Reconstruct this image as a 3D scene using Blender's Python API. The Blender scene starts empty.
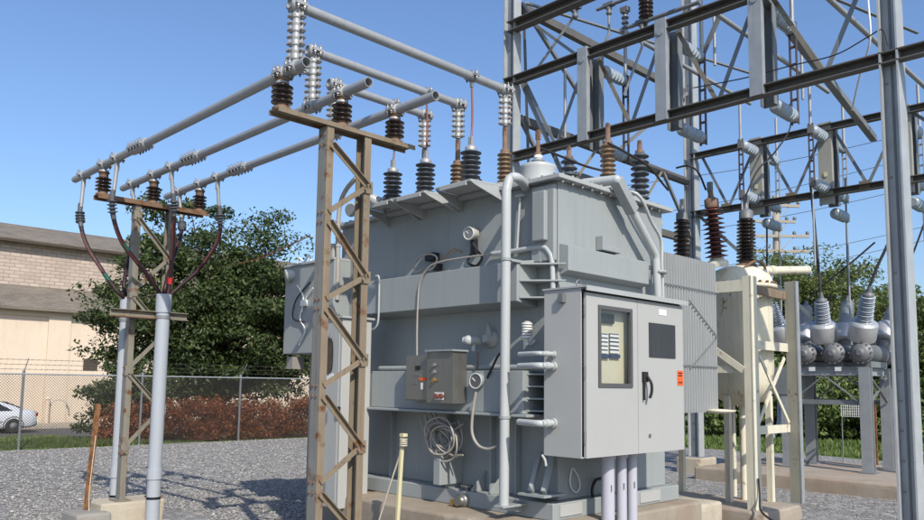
import bpy, bmesh, math, random
from mathutils import Vector, Matrix
random.seed(7)
PI = math.pi
scene = bpy.context.scene
col = scene.collection
def V3(*a): return Vector(a)

# ------------------------------------------------------------------ camera model
FPX, CY = 780.5, 303.9
PITCH, ROLL, YAW, H = 0.10308, 0.01369, 0.77522, 1.8
FW = V3(math.sin(YAW)*math.cos(PITCH), math.cos(YAW)*math.cos(PITCH), math.sin(PITCH))
RI = V3(math.cos(YAW), -math.sin(YAW), 0); UP = RI.cross(FW)
CA = RI*math.cos(ROLL)+UP*math.sin(ROLL); CB = -RI*math.sin(ROLL)+UP*math.cos(ROLL)
CO = V3(0, 0, H)
# survey helpers: the world point of a sighted feature on a known plane x / y / z
def ray(px, py): return CA*((px-462)/FPX) - CB*((py-CY)/FPX) + FW
def AX(px, py, x): d = ray(px, py); return CO+d*(x/d.x)
def AY(px, py, y): d = ray(px, py); return CO+d*(y/d.y)
def AZ(px, py, z): d = ray(px, py); return CO+d*((z-H)/d.z)
def prj(p):
    v = Vector(p)-CO; z = v.dot(FW)
    return 462+FPX*v.dot(CA)/z, CY-FPX*v.dot(CB)/z
def bis(fn, lo, hi):
    a = fn(lo)
    for _ in range(50):
        m = (lo+hi)/2
        if (fn(m) > 0) == (a > 0): lo = m
        else: hi = m
    return lo
def ZV(py, x, y): return bis(lambda z: prj((x, y, z))[1]-py, -4, 40)
def YP(px, x, z): return bis(lambda y: prj((x, y, z))[0]-px, 0.5, 60)
def XP(px, y, z): return bis(lambda x: prj((x, y, z))[0]-px, 0.5, 60)

cam = bpy.data.cameras.new('camera'); cam_o = bpy.data.objects.new('camera', cam); col.objects.link(cam_o)
cam.sensor_fit = 'HORIZONTAL'; cam.sensor_width = 36; cam.lens = 36*FPX/924
cam.shift_x = 0; cam.shift_y = (CY-260)/924
cam.clip_start = 0.1; cam.clip_end = 5000
m = Matrix((CA, CB, -FW)).transposed().to_4x4(); m.translation = CO
cam_o.matrix_world = m
scene.camera = cam_o

# ------------------------------------------------------------------ light
SUN = V3(-0.287, -0.710, 0.643).normalized()
w = bpy.data.worlds.new('World'); scene.world = w; w.use_nodes = True
nt = w.node_tree; nt.nodes.clear()
sky = nt.nodes.new('ShaderNodeTexSky'); sky.sky_type = 'NISHITA'; sky.sun_disc = False
sky.sun_elevation = math.asin(SUN.z); sky.sun_rotation = math.atan2(SUN.x, SUN.y)
sky.altitude = 0; sky.air_density = 1.15; sky.dust_density = 1.7; sky.ozone_density = 3.0
bg = nt.nodes.new('ShaderNodeBackground'); bg.inputs['Strength'].default_value = 0.15
out = nt.nodes.new('ShaderNodeOutputWorld')
hs = nt.nodes.new('ShaderNodeMix'); hs.data_type = 'RGBA'; hs.blend_type = 'MULTIPLY'; hs.inputs[0].default_value = 1
hs.inputs[7].default_value = (.92, 1.03, 1.21, 1)
nt.links.new(sky.outputs[0], hs.inputs[6]); nt.links.new(hs.outputs[2], bg.inputs[0]); nt.links.new(bg.outputs[0], out.inputs[0])
sl = bpy.data.lights.new('sun', 'SUN'); sl.energy = 5.0; sl.angle = math.radians(0.5); sl.color = (1, .94, .84)
so = bpy.data.objects.new('sun', sl); col.objects.link(so)
so.rotation_euler = (-SUN).to_track_quat('-Z', 'Y').to_euler()
scene.view_settings.view_transform = 'Standard'; scene.view_settings.look = 'None'
scene.view_settings.gamma = 1; scene.view_settings.use_curve_mapping = False
scene.view_settings.exposure = 0.0

# ------------------------------------------------------------------ materials
def srgb(*c): return tuple(((v/255)/12.92 if v/255 <= .04045 else ((v/255+.055)/1.055)**2.4) for v in c)
class NT:
    def __init__(s, name):
        s.m = bpy.data.materials.new(name); s.m.use_nodes = True; s.t = s.m.node_tree; s.t.nodes.clear()
        s.o = s.n('ShaderNodeOutputMaterial'); s.b = s.n('ShaderNodeBsdfPrincipled'); s.l(s.b.outputs[0], s.o.inputs[0])
        s.tc = s.n('ShaderNodeTexCoord')
    def n(s, t, **k):
        x = s.t.nodes.new(t)
        for a, b in k.items(): setattr(x, a, b)
        return x
    def l(s, a, b): s.t.links.new(a, b)
    def mapping(s, scale, src=None):
        mp = s.n('ShaderNodeMapping'); mp.inputs['Scale'].default_value = scale
        s.l(src or s.tc.outputs['Object'], mp.inputs[0]); return mp.outputs[0]
    def noise(s, scale, detail=4, rough=.6, vec=None):
        x = s.n('ShaderNodeTexNoise'); x.inputs['Scale'].default_value = scale; x.inputs['Detail'].default_value = detail
        x.inputs['Roughness'].default_value = rough; s.l(vec or s.tc.outputs['Object'], x.inputs['Vector']); return x.outputs['Fac']
    def ramp(s, fac, stops):
        r = s.n('ShaderNodeValToRGB'); e = r.color_ramp.elements
        while len(e) < len(stops): e.new(.5)
        for i, (p, c) in enumerate(stops):
            e[i].position = p; e[i].color = (c, c, c, 1) if isinstance(c, (int, float)) else (*c, 1)
        s.l(fac, r.inputs[0]); return r.outputs[0]
    def mix(s, fac, a, b, mode='MIX'):
        x = s.n('ShaderNodeMix', data_type='RGBA', blend_type=mode)
        for k, v in ((0, fac), (6, a), (7, b)):
            if hasattr(v, 'is_linked') or hasattr(v, 'links'): s.l(v, x.inputs[k])
            elif isinstance(v, (int, float)): x.inputs[k].default_value = v if k == 0 else (v, v, v, 1)
            else: x.inputs[k].default_value = (*v, 1)
        return x.outputs[2]
    def bump(s, h, strength=.3, dist=.01):
        b = s.n('ShaderNodeBump'); b.inputs['Strength'].default_value = strength; b.inputs['Distance'].default_value = dist
        s.l(h, b.inputs['Height']); s.l(b.outputs[0], s.b.inputs['Normal'])
    def fin(s, c, rough=.5, metal=0, spec=None):
        if hasattr(c, 'links'): s.l(c, s.b.inputs['Base Color'])
        else: s.b.inputs['Base Color'].default_value = (*c, 1)
        if hasattr(rough, 'links'): s.l(rough, s.b.inputs['Roughness'])
        else: s.b.inputs['Roughness'].default_value = rough
        s.b.inputs['Metallic'].default_value = metal
        if spec is not None: s.b.inputs['Specular IOR Level'].default_value = spec
        return s.m
def scaled(c, k): return tuple(min(1, x*k) for x in c)

def paint(name, c, rough=.45, var=.10, streak=.18, streakc=(.16, .14, .11), rust=0, metal=0, bump=.0, patch=1.3):
    """weathered painted steel: soft tone drift, thin dirt runs, optional rust blotches"""
    t = NT(name); c = scaled(c, .85)
    n1 = t.noise(patch, 5, .6)
    base = t.mix(n1, scaled(c, 1-var), scaled(c, 1+var))
    st = t.noise(1.0, 6, .7, t.mapping((22, 22, .9)))
    sf = t.ramp(st, [(.52, 0.0), (.78, streak)])
    base = t.mix(sf, base, streakc)
    sp = t.ramp(t.noise(70, 3, .6), [(.63, 0), (.72, .22)])
    base = t.mix(sp, base, scaled(c, .55))
    if rust:
        rn = t.noise(5.5, 8, .72)
        rf = t.ramp(rn, [(1-rust-.06, 0), (1-rust+.05, 1)])
        rc = t.mix(t.noise(30, 4), (.055, .020, .009), (.20, .085, .032))
        base = t.mix(rf, base, rc)
    rr = t.ramp(t.noise(8, 4), [(.3, max(.05, rough-.1)), (.7, min(1, rough+.12))])
    t.fin(base, rr, metal, .5 if rough < .34 else .3)
    if bump: t.bump(t.noise(40, 4), bump, .004)
    return t.m

M = {}
GREY = (.322, .343, .338)
M['tank_paint'] = paint('tank_grey_paint', GREY, .45, .15, .26, (.13, .12, .105), patch=.9)
M['tank_paint_light'] = paint('cabinet_light_paint', (.43, .428, .405), .42, .06, .16, (.30, .29, .27))
M['white_paint'] = paint('white_pipe_paint', (.46, .475, .465), .4, .06, .15)
M['cover_paint'] = paint('tank_cover_paint', (.40, .41, .40), .42, .10, .3)
M['cabinet_dark'] = paint('cabinet_edge_seal', (.05, .05, .05), .6)
M['alu'] = paint('aluminium_tube', (.38, .39, .395), .45, .16, .4, (.12, .12, .115), metal=.3)
M['alu_bright'] = paint('cast_aluminium', (.40, .40, .395), .46, .25, .4, (.11, .10, .09), metal=.3, patch=6)
M['bolt'] = paint('bolt_steel', (.30, .285, .27), .4, .25, .2, metal=.6, patch=9)
M['galv'] = paint('galvanised_steel', (.235, .25, .258), .5, .3, .35, (.16, .14, .12), metal=.25, patch=3)
M['radiator_grey'] = paint('radiator_grey_paint', (.42, .435, .43), .5, .12, .35, (.16, .15, .13))
M['column_zinc'] = paint('bright_zinc_column', (.43, .45, .455), .48, .28, .4, (.17, .155, .14), metal=.15, patch=3.5)
M['galv_light'] = paint('galvanised_plate', (.335, .355, .365), .5, .25, .4, (.20, .15, .11), metal=.2, patch=4)
M['chord'] = paint('weathered_truss_steel', (.135, .13, .12), .6, .3, .6, (.10, .06, .035), rust=.37, metal=.1, patch=2)
M['rusty_post'] = paint('weathered_tan_steel', (.235, .188, .130), .6, .3, .8, (.15, .08, .04), rust=.385, patch=2.2)
M['post_web'] = paint('greyed_post_paint', (.225, .226, .212), .55, .3, .7, (.15, .09, .05), rust=.37, patch=2.5)
M['tan_post'] = paint('dull_tan_steel', (.225, .205, .16), .6, .3, .7, (.12, .075, .04), rust=.385, patch=2)
M['brown_beam'] = paint('brown_rusted_beam', (.20, .125, .075), .65, .3, .6, (.09, .045, .025), rust=.44, patch=3)
M['rust'] = paint('orange_rust_stake', (.25, .115, .05), .8, .5, .9, (.50, .33, .12), rust=.5, bump=.4, patch=12)
M['rust_cap'] = paint('rusted_iron_cap', (.20, .125, .085), .7, .35, .5, rust=.40, patch=9)
M['cream'] = paint('cream_peeling_paint', (.72, .675, .53), .5, .12, .6, (.25, .16, .08), rust=.345, patch=2)
M['tan_plate'] = paint('beige_grey_plate', (.36, .355, .31), .55, .15, .4, (.17, .13, .09), patch=3)
M['shaded_olive'] = paint('weathered_shaded_olive', (.29, .285, .235), .55, .2, .6, (.16, .09, .045), rust=.37, patch=2)  # rear post's shaded side put into the colour, over real rust
M['porcelain'] = paint('dark_brown_glaze', (.030, .018, .015), .16, .3, 0)
M['porcelain_red'] = paint('red_brown_glaze', (.085, .026, .020), .18, .25, .1)
M['porcelain_tan'] = paint('tan_brown_glaze', (.20, .13, .075), .3, .3, .4, (.10, .06, .03))
M['polymer'] = paint('slate_polymer', (.075, .085, .098), .42, .2, .2, (.16, .15, .14))
M['grey_sheds'] = paint('pale_grey_glaze', (.40, .44, .49), .22, .12, .2)
M['blue_grey'] = paint('blue_grey_porcelain', (.34, .40, .45), .3, .15, .3, (.20, .20, .19), patch=4)
M['steel_can'] = paint('brushed_can', (.56, .565, .57), .42, .10, .2, metal=.5)
M['dark_steel'] = paint('dark_tank_steel', (.20, .205, .21), .58, .15, .2, metal=.3)
M['stainless'] = paint('stainless_sheet', (.27, .26, .235), .36, .12, .4, metal=.7, patch=3)
M['pvc'] = paint('grey_pvc', (.40, .425, .46), .42, .05, .2, (.22, .22, .22))
M['pvc_lilac'] = paint('pale_grey_pvc', (.48, .48, .53), .4, .05, .12)
M['rubber'] = paint('black_rubber', (.012, .012, .013), .5, .2, .1)
M['cable'] = paint('cable_jacket', (.030, .013, .015), .5, .5, .3, (.02, .02, .02), patch=5)
M['red_strap'] = paint('dark_red_strap', (.13, .03, .03), .5, .3, .3)
M['green_tape'] = paint('green_tape', (.012, .09, .06), .5)
M['red_tape'] = paint('red_tape', (.55, .03, .03), .5)
M['grey_boot'] = paint('grey_boot', (.10, .105, .115), .5)
M['blade'] = paint('dull_brown_blade', (.085, .06, .055), .5, .3, .3)
M['copper'] = paint('copper_lead', (.30, .11, .085), .45, .2, .2, metal=.4)
M['dark_wire'] = paint('dark_wire', (.035, .03, .03), .55)
M['hose'] = paint('flexible_conduit', (.38, .35, .31), .45, .15, .3, patch=6)
M['yellow'] = paint('pale_yellow_stake', (.66, .60, .36), .55, .15, .4)
M['rope'] = paint('rope', (.55, .50, .40), .8)
M['black'] = paint('black_plastic', (.02, .02, .022), .45)
M['frame_dark'] = paint('dark_window_frame', (.10, .10, .10), .5)
M['panel_cream'] = paint('relay_panel', (.62, .59, .46), .5, .05, .1)
M['label_blue'] = paint('blue_label', (.03, .05, .13), .5)
M['label_white'] = paint('white_label', (.78, .78, .76), .5, .03, .05)
M['orange'] = paint('orange_sticker', (.80, .13, .03), .5, .1, .1)
M['red'] = paint('red_plastic', (.45, .03, .02), .5)
M['louver'] = paint('dark_vent_mesh', (.045, .05, .055), .6, .3, .3)
M['dial'] = paint('dial_face', (.60, .59, .54), .4)
M['brass'] = paint('brass', (.45, .28, .10), .4, metal=.6)
M['lamp_glass'] = paint('lamp_glass', (.20, .22, .23), .15)
M['fence'] = paint('fence_wire', (.055, .05, .045), .7, .2, .2)
M['post_galv'] = paint('fence_post_zinc', (.36, .38, .39), .5, .1, .2, metal=.3)
M['car_paint'] = paint('silver_car_paint', (.70, .72, .76), .22, .03, .03, metal=.1)
M['car_glass'] = paint('car_glass', (.015, .017, .02), .08)
M['tyre'] = paint('tyre', (.02, .02, .02), .8)
M['red_lens'] = paint('red_lens', (.20, .015, .012), .2)
M['pole_wood'] = paint('pale_pole', (.50, .44, .36), .8, .2, .4)

def glass_mat():
    t = NT('window_glass'); tr = t.n('ShaderNodeBsdfTransparent'); tr.inputs[0].default_value = (.98, .98, .965, 1)
    gl = t.n('ShaderNodeBsdfGlossy'); gl.inputs['Roughness'].default_value = .03
    mx = t.n('ShaderNodeMixShader'); mx.inputs[0].default_value = .07
    t.l(tr.outputs[0], mx.inputs[1]); t.l(gl.outputs[0], mx.inputs[2]); t.l(mx.outputs[0], t.o.inputs[0]); return t.m
M['glass'] = glass_mat()

def concrete(name, c, stain=(.20, .11, .06), amt=.5):
    t = NT(name); c = scaled(c, .88)
    b = t.mix(t.noise(2.2, 6, .65), scaled(c, .72), scaled(c, 1.2))
    b = t.mix(t.ramp(t.noise(.9, 6, .7, t.mapping((1.5, 1.5, .5))), [(.48, 0), (.68, amt)]), b, stain)
    b = t.mix(t.ramp(t.noise(55, 3), [(.58, 0), (.7, .5)]), b, scaled(c, .5))
    t.fin(b, .88); t.bump(t.noise(35, 6, .7), .5, .01); return t.m
M['concrete'] = concrete('old_concrete', (.33, .28, .215))
M['concrete_red'] = concrete('stained_concrete', (.37, .31, .245), (.24, .135, .075), .55)
M['concrete_light'] = concrete('pale_concrete', (.50, .44, .34), (.3, .22, .14), .4)
M['concrete_grey'] = concrete('grey_concrete', (.30, .28, .25), (.16, .13, .10), .4)

def gravel():
    t = NT('gravel'); co = t.tc.outputs['Object']
    def vor(scale):
        v = t.n('ShaderNodeTexVoronoi'); v.inputs['Scale'].default_value = scale; t.l(co, v.inputs['Vector']); return v
    v1, v2 = vor(26), vor(52)
    g1 = t.n('ShaderNodeSeparateColor'); t.l(v1.outputs['Color'], g1.inputs[0])
    g2 = t.n('ShaderNodeSeparateColor'); t.l(v2.outputs['Color'], g2.inputs[0])
    st = [(0, (.135, .126, .115)), (.3, (.225, .212, .195)), (.65, (.285, .270, .250)), (.92, (.35, .335, .312)), (1, (.47, .45, .42))]
    c1, c2 = t.ramp(g1.outputs[0], st), t.ramp(g2.outputs[1], st)
    pick = t.ramp(t.noise(9, 3), [(.45, 0), (.55, 1)])
    c = t.mix(pick, c1, c2)
    d = t.mix(pick, v1.outputs['Distance'], v2.outputs['Distance'])
    c = t.mix(t.ramp(d, [(.32, 0), (.62, .75)]), c, (.055, .050, .045))
    c = t.mix(t.ramp(t.noise(.35, 5, .6), [(.35, 0), (.7, .40)]), c, (.20, .185, .165))
    c = t.mix(t.ramp(t.noise(.16, 4, .6), [(.45, 0), (.7, .35)]), c, (.33, .32, .30))
    v3 = vor(11); g3 = t.n('ShaderNodeSeparateColor'); t.l(v3.outputs['Color'], g3.inputs[0])
    c = t.mix(.32, c, t.ramp(g3.outputs[0], [(0, (.15, .145, .14)), (.5, (.36, .35, .33)), (.85, (.5, .48, .46)), (1, (.8, .78, .74))]))
    t.fin(c, .9)
    inv = t.n('ShaderNodeMath', operation='SUBTRACT'); inv.inputs[0].default_value = 1; t.l(d, inv.inputs[1])
    t.bump(inv.outputs[0], .9, .025); return t.m
M['gravel'] = gravel()
def stone_mat():
    t = NT('loose_stone'); g = t.n('ShaderNodeNewGeometry')
    t.fin(t.ramp(g.outputs['Random Per Island'], [(0, (.135, .126, .115)), (.5, (.255, .242, .223)), (.9, (.32, .306, .285)), (1, (.45, .43, .40))]), .85); return t.m
M['stone'] = stone_mat()
def simple_ground(name, a, b, scale, bump=.5, fine=None):
    t = NT(name); c = t.mix(t.noise(scale, 6, .65), a, b)
    c = t.mix(t.ramp(t.noise(scale*14, 4), [(.4, 0), (.7, .6)]), c, scaled(a, .6))
    t.fin(c, .95); t.bump(t.noise(scale*20, 4), bump, .03); return t.m
M['soil_grass'] = simple_ground('grass_ground', (.07, .11, .025), (.12, .16, .045), .6)
M['asphalt'] = simple_ground('asphalt', (.075, .073, .07), (.11, .105, .10), .5, .2)
M['pavement'] = simple_ground('pavement_concrete', (.34, .29, .22), (.42, .37, .29), .5, .2)

def leaf(name, stops, trans=.32):
    t = NT(name); g = t.n('ShaderNodeNewGeometry')
    c = t.ramp(g.outputs['Random Per Island'], stops)
    c = t.mix(t.ramp(t.noise(.8, 3), [(.35, 0), (.65, .5)]), c, scaled(stops[0][1], .8))
    t.fin(c, .55)
    tr = t.n('ShaderNodeBsdfTranslucent'); t.l(c, tr.inputs[0])
    mx = t.n('ShaderNodeMixShader'); mx.inputs[0].default_value = trans
    t.l(t.b.outputs[0], mx.inputs[1]); t.l(tr.outputs[0], mx.inputs[2]); t.l(mx.outputs[0], t.o.inputs[0]); return t.m
M['leaf_dark'] = leaf('tree_leaves', [(0, (.026, .05, .012)), (.5, (.055, .088, .021)), (.9, (.115, .15, .038)), (1, (.16, .165, .06))])
M['leaf_right'] = leaf('pale_tree_leaves', [(0, (.07, .10, .022)), (.5, (.13, .17, .042)), (1, (.22, .25, .08))])
M['leaf_shrub'] = leaf('shrub_leaves', [(0, (.08, .125, .03)), (.6, (.16, .225, .06)), (1, (.27, .30, .11))])
M['leaf_red'] = leaf('dead_hedge_leaves', [(0, (.15, .042, .014)), (.5, (.30, .085, .026)), (.9, (.44, .15, .045)), (1, (.18, .12, .04))], .15)
M['grass_blade'] = leaf('grass_blades', [(0, (.09, .15, .03)), (.6, (.16, .24, .05)), (1, (.28, .30, .11))], .3)
M['bark'] = simple_ground('bark', (.05, .038, .028), (.10, .08, .06), 4, .8)

def brick_mat():
    t = NT('pale_brick'); b = t.n('ShaderNodeTexBrick')
    b.inputs['Scale'].default_value = 1; b.inputs['Brick Width'].default_value = .52; b.inputs['Row Height'].default_value = .20
    b.inputs['Mortar Size'].default_value = .022; b.inputs['Mortar Smooth'].default_value = .3; b.inputs['Bias'].default_value = .0
    b.inputs['Color1'].default_value = (.46, .375, .31, 1); b.inputs['Color2'].default_value = (.345, .27, .22, 1); b.inputs['Mortar'].default_value = (.19, .155, .13, 1)
    sx = t.n('ShaderNodeSeparateXYZ'); cx = t.n('ShaderNodeCombineXYZ'); t.l(t.tc.outputs['Object'], sx.inputs[0])
    t.l(sx.outputs[0], cx.inputs[0]); t.l(sx.outputs[2], cx.inputs[1]); t.l(cx.outputs[0], b.inputs['Vector'])
    c = t.mix(t.ramp(t.noise(.5, 5), [(.4, 0), (.7, .45)]), b.outputs['Color'], (.42, .345, .285))
    t.fin(c, .9); t.bump(b.outputs['Fac'], -.5, .02); return t.m
M['brick'] = brick_mat()
def stucco():
    t = NT('cream_wall'); c = t.mix(t.noise(.5, 6, .65), (.56, .455, .345), (.65, .54, .42))
    c = t.mix(t.ramp(t.noise(1, 6, .7, t.mapping((3, 3, .5))), [(.52, 0), (.75, .35)]), c, (.45, .34, .24))
    c = t.mix(t.ramp(t.noise(9, 5, .7), [(.62, 0), (.7, .4)]), c, (.42, .30, .20))
    t.fin(c, .9); t.bump(t.noise(12, 5), .25, .02); return t.m
M['stucco'] = stucco()
def shingle():
    t = NT('grey_shingles'); b = t.n('ShaderNodeTexBrick')
    b.inputs['Scale'].default_value = 1; b.inputs['Brick Width'].default_value = .5; b.inputs['Row Height'].default_value = .11
    b.inputs['Mortar Size'].default_value = .012
    b.inputs['Color1'].default_value = (.20, .165, .125, 1); b.inputs['Color2'].default_value = (.125, .105, .082, 1); b.inputs['Mortar'].default_value = (.07, .06, .05, 1)
    sx = t.n('ShaderNodeSeparateXYZ'); cx = t.n('ShaderNodeCombineXYZ'); t.l(t.tc.outputs['Object'], sx.inputs[0])
    t.l(sx.outputs[0], cx.inputs[0]); t.l(sx.outputs[2], cx.inputs[1]); t.l(cx.outputs[0], b.inputs['Vector'])
    c = t.mix(t.ramp(t.noise(.7, 6, .7), [(.35, 0), (.7, .6)]), b.outputs['Color'], (.21, .18, .145))
    t.fin(c, .95); return t.m
M['shingle'] = shingle()

# ------------------------------------------------------------------ mesh helpers
class MB:
    def __init__(s): s.v = []; s.f = []; s.sm = []
    def add(s, vs, fs, smooth=False):
        o = len(s.v); s.v += [Vector(x) for x in vs]
        for f in fs: s.f.append([i+o for i in f]); s.sm.append(smooth)
        return s
    def box(s, c, d, R=None):
        c = Vector(c); h = [x/2 for x in d]
        vs = [Vector((sx*h[0], sy*h[1], sz*h[2])) for sx in (-1, 1) for sy in (-1, 1) for sz in (-1, 1)]
        if R: vs = [R @ x for x in vs]
        return s.add([c+x for x in vs], [(0, 1, 3, 2), (4, 6, 7, 5), (0, 4, 5, 1), (2, 3, 7, 6), (0, 2, 6, 4), (1, 5, 7, 3)])
    def span(s, a, b):
        a, b = Vector(a), Vector(b)
        return s.box((a+b)/2, [abs(b[i]-a[i]) for i in range(3)])
    def frame(s, p0, p1, up):
        p0, p1 = Vector(p0), Vector(p1); d = (p1-p0).normalized(); u = Vector(up)
        if abs(d.dot(u)) > .98: u = V3(1, 0, 0) if abs(d.x) < .9 else V3(0, 1, 0)
        sd = d.cross(u).normalized(); u = sd.cross(d).normalized(); return p0, p1, sd, u
    def sweep(s, p0, p1, poly, up=(0, 0, 1)):
        p0, p1, sd, u = s.frame(p0, p1, up); n = len(poly)
        vs = [p+sd*a+u*b for p in (p0, p1) for a, b in poly]
        fs = [(i, (i+1) % n, n+(i+1) % n, n+i) for i in range(n)]+[tuple(range(n))[::-1], tuple(range(n, 2*n))]
        return s.add(vs, fs)
    def bar(s, p0, p1, w, h, up=(0, 0, 1)):
        return s.sweep(p0, p1, [(-w/2, -h/2), (w/2, -h/2), (w/2, h/2), (-w/2, h/2)], up)
    def angle(s, p0, p1, w, h, t, up=(0, 0, 1), fs=1, fu=1):
        return s.sweep(p0, p1, [(fs*a, fu*b) for a, b in ((0, 0), (w, 0), (w, t), (t, t), (t, h), (0, h))], up)
    def chan(s, p0, p1, w, h, t, up=(0, 0, 1), f=1):
        """C section: web at side offset 0 along up (h), flanges run w toward f*side"""
        return s.sweep(p0, p1, [(f*a, b) for a, b in ((0, -h/2), (w, -h/2), (w, -h/2+t), (t, -h/2+t), (t, h/2-t), (w, h/2-t), (w, h/2), (0, h/2))], up)
    def ibeam(s, p0, p1, w, h, t, up=(0, 0, 1)):
        a, b, k = w/2, h/2, t/2
        return s.sweep(p0, p1, [(-a, -b), (a, -b), (a, -b+t), (k, -b+t), (k, b-t), (a, b-t), (a, b), (-a, b), (-a, b-t), (-k, b-t), (-k, -b+t), (-a, -b+t)], up)
    def ring(s, c, sd, u, r, n): return [c+sd*(r*math.cos(2*PI*i/n))+u*(r*math.sin(2*PI*i/n)) for i in range(n)]
    def tube(s, p0, p1, r0, r1=None, n=14, caps=True, smooth=True, bore=0):
        r1 = r0 if r1 is None else r1
        p0, p1, sd, u = s.frame(p0, p1, (0, 0, 1))
        vs = s.ring(p0, sd, u, r0, n)+s.ring(p1, sd, u, r1, n)
        s.add(vs, [(i, (i+1) % n, n+(i+1) % n, n+i) for i in range(n)], smooth)
        if caps:
            s.add(vs[:n], [tuple(range(n))[::-1]])
            s.add(vs[n:], [tuple(range(n))])
        return s
    def pipe(s, p0, p1, r, t, n=18):
        """open-ended hollow tube"""
        p0, p1, sd, u = s.frame(p0, p1, (0, 0, 1))
        A, B = s.ring(p0, sd, u, r, n), s.ring(p1, sd, u, r, n); Ai, Bi = s.ring(p0, sd, u, r-t, n), s.ring(p1, sd, u, r-t, n)
        k = range(n); j = lambda i: (i+1) % n
        s.add(A+B, [(i, j(i), n+j(i), n+i) for i in k], True)
        s.add(Ai+Bi, [(i, n+i, n+j(i), j(i)) for i in k], True)
        s.add(A+Ai, [(i, n+i, n+j(i), j(i)) for i in k]); s.add(B+Bi, [(i, j(i), n+j(i), n+i) for i in k]); return s
    def path(s, pts, r, n=10, caps=True):
        pts = [Vector(p) for p in pts]; rs = r if isinstance(r, (list, tuple)) else [r]*len(pts)
        vs = []; u = None
        for i, p in enumerate(pts):
            d = (pts[min(i+1, len(pts)-1)]-pts[max(i-1, 0)]).normalized()
            if u is None:
                a = V3(0, 0, 1) if abs(d.z) < .9 else V3(1, 0, 0); u = (a-d*a.dot(d)).normalized()
            else: u = (u-d*u.dot(d)).normalized()
            vs += s.ring(p, d.cross(u), u, rs[i], n)
        fs = [(k*n+i, k*n+(i+1) % n, (k+1)*n+(i+1) % n, (k+1)*n+i) for k in range(len(pts)-1) for i in range(n)]
        s.add(vs, fs, True)
        if caps: s.add(vs[:n], [tuple(range(n))[::-1]]); s.add(vs[-n:], [tuple(range(n))])
        return s
    def lathe(s, base, axis, prof, n=20):
        base = Vector(base); ax = Vector(axis).normalized()
        _, _, sd, u = s.frame(base, base+ax, (0, 0, 1)); vs = []
        for t, r in prof: vs += s.ring(base+ax*t, sd, u, max(r, 1e-4), n)
        fs = [(k*n+i, k*n+(i+1) % n, (k+1)*n+(i+1) % n, (k+1)*n+i) for k in range(len(prof)-1) for i in range(n)]
        s.add(vs, fs, True)
        s.add(vs[:n], [tuple(range(n))[::-1]]); s.add(vs[-n:], [tuple(range(n))]); return s
    def bolt(s, p, ax, r=.014, l=.02):
        p = Vector(p); a = Vector(ax).normalized(); return s.tube(p, p+a*l, r, r, 6, smooth=False)
    def prism(s, pts, ext):
        pts = [Vector(p) for p in pts]; e = Vector(ext); n = len(pts)
        return s.add(pts+[p+e for p in pts], [(i, (i+1) % n, n+(i+1) % n, n+i) for i in range(n)]+[tuple(range(n))[::-1], tuple(range(n, 2*n))])
    def sphere(s, c, r, n=14, k=8):
        return s.lathe(Vector(c)-V3(0, 0, r), (0, 0, 1), [(r-r*math.cos(PI*i/k), r*math.sin(PI*i/k)) for i in range(k+1)], n)
    def build(s, name, mat, parent=None, bevel=0, recalc=True):
        me = bpy.data.meshes.new(name); o0 = ORIGIN.get(parent.name, V3(0, 0, 0)) if parent else V3(0, 0, 0)
        me.from_pydata([tuple(x-o0) for x in s.v], [], s.f)
        me.polygons.foreach_set('use_smooth', s.sm)
        if recalc:
            bm = bmesh.new(); bm.from_mesh(me); bmesh.ops.recalc_face_normals(bm, faces=bm.faces); bm.to_mesh(me); bm.free()
        me.materials.append(M[mat] if isinstance(mat, str) else mat); me.update()
        o = bpy.data.objects.new(name, me); col.objects.link(o)
        if parent: o.parent = parent; ORIGIN[o.name] = o0
        if bevel:
            b = o.modifiers.new('bevel', 'BEVEL'); b.width = bevel; b.segments = 2; b.limit_method = 'ANGLE'; b.angle_limit = math.radians(40)
        return o
class Bolts:
    def __init__(s): s.p = []
    @property
    def v(s): return s.p
    def bolt(s, *a, **k): s.p.append(MB().bolt(*a, **k))
    def build(s, name, mat, parent, bevel=0):
        for q in s.p: q.build('bolt', mat, parent)
class Studs:
    def __init__(s): s.p = []
    def tube(s, *a, **k): s.p.append(MB()); s.p[-1].tube(*a, **k)
    def bolt(s, *a, **k): s.p[-1].bolt(*a, **k)
    def build(s, name, mat, parent):
        for q in s.p: q.build('stud', mat, parent)
ORIGIN = {}
from mathutils import noise as mnoise
def block(a, b):
    """cast concrete block: subdivided box with worn, slightly uneven faces and chipped edges"""
    a, b = Vector(a), Vector(b); m_ = MB(); d = b-a
    bm = bmesh.new(); bmesh.ops.create_cube(bm, size=1)
    for v in bm.verts: v.co = a+Vector((v.co[i]+.5)*d[i] for i in range(3))
    for ax in range(3):
        n_ = min(40, max(1, int(d[ax]/.11)))
        es = [e for e in bm.edges if abs((e.verts[0].co-e.verts[1].co)[ax]) > d[ax]*.9]
        bmesh.ops.subdivide_edges(bm, edges=es, cuts=n_, use_grid_fill=True)
    for v in bm.verts:
        c = v.co; on = sum(1 for i in range(3) if min(abs(c[i]-a[i]), abs(c[i]-b[i])) < 1e-4)
        k = mnoise.noise(c*3.1); k2 = max(0, mnoise.noise(c*7.3+Vector((5, 1, 2)))-.15)
        mid = (a+b)/2; o = Vector(1 if c[i] > mid[i] else -1 for i in range(3))
        for i in range(3):
            if min(abs(c[i]-a[i]), abs(c[i]-b[i])) < 1e-4: v.co[i] += o[i]*(.006*k-(.005+.05*k2 if on >= 2 else 0))
    m_.add([v.co.copy() for v in bm.verts], [[v.index for v in f.verts] for f in bm.faces] if not bm.verts.index_update() else [])
    bm.free(); return m_
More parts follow.
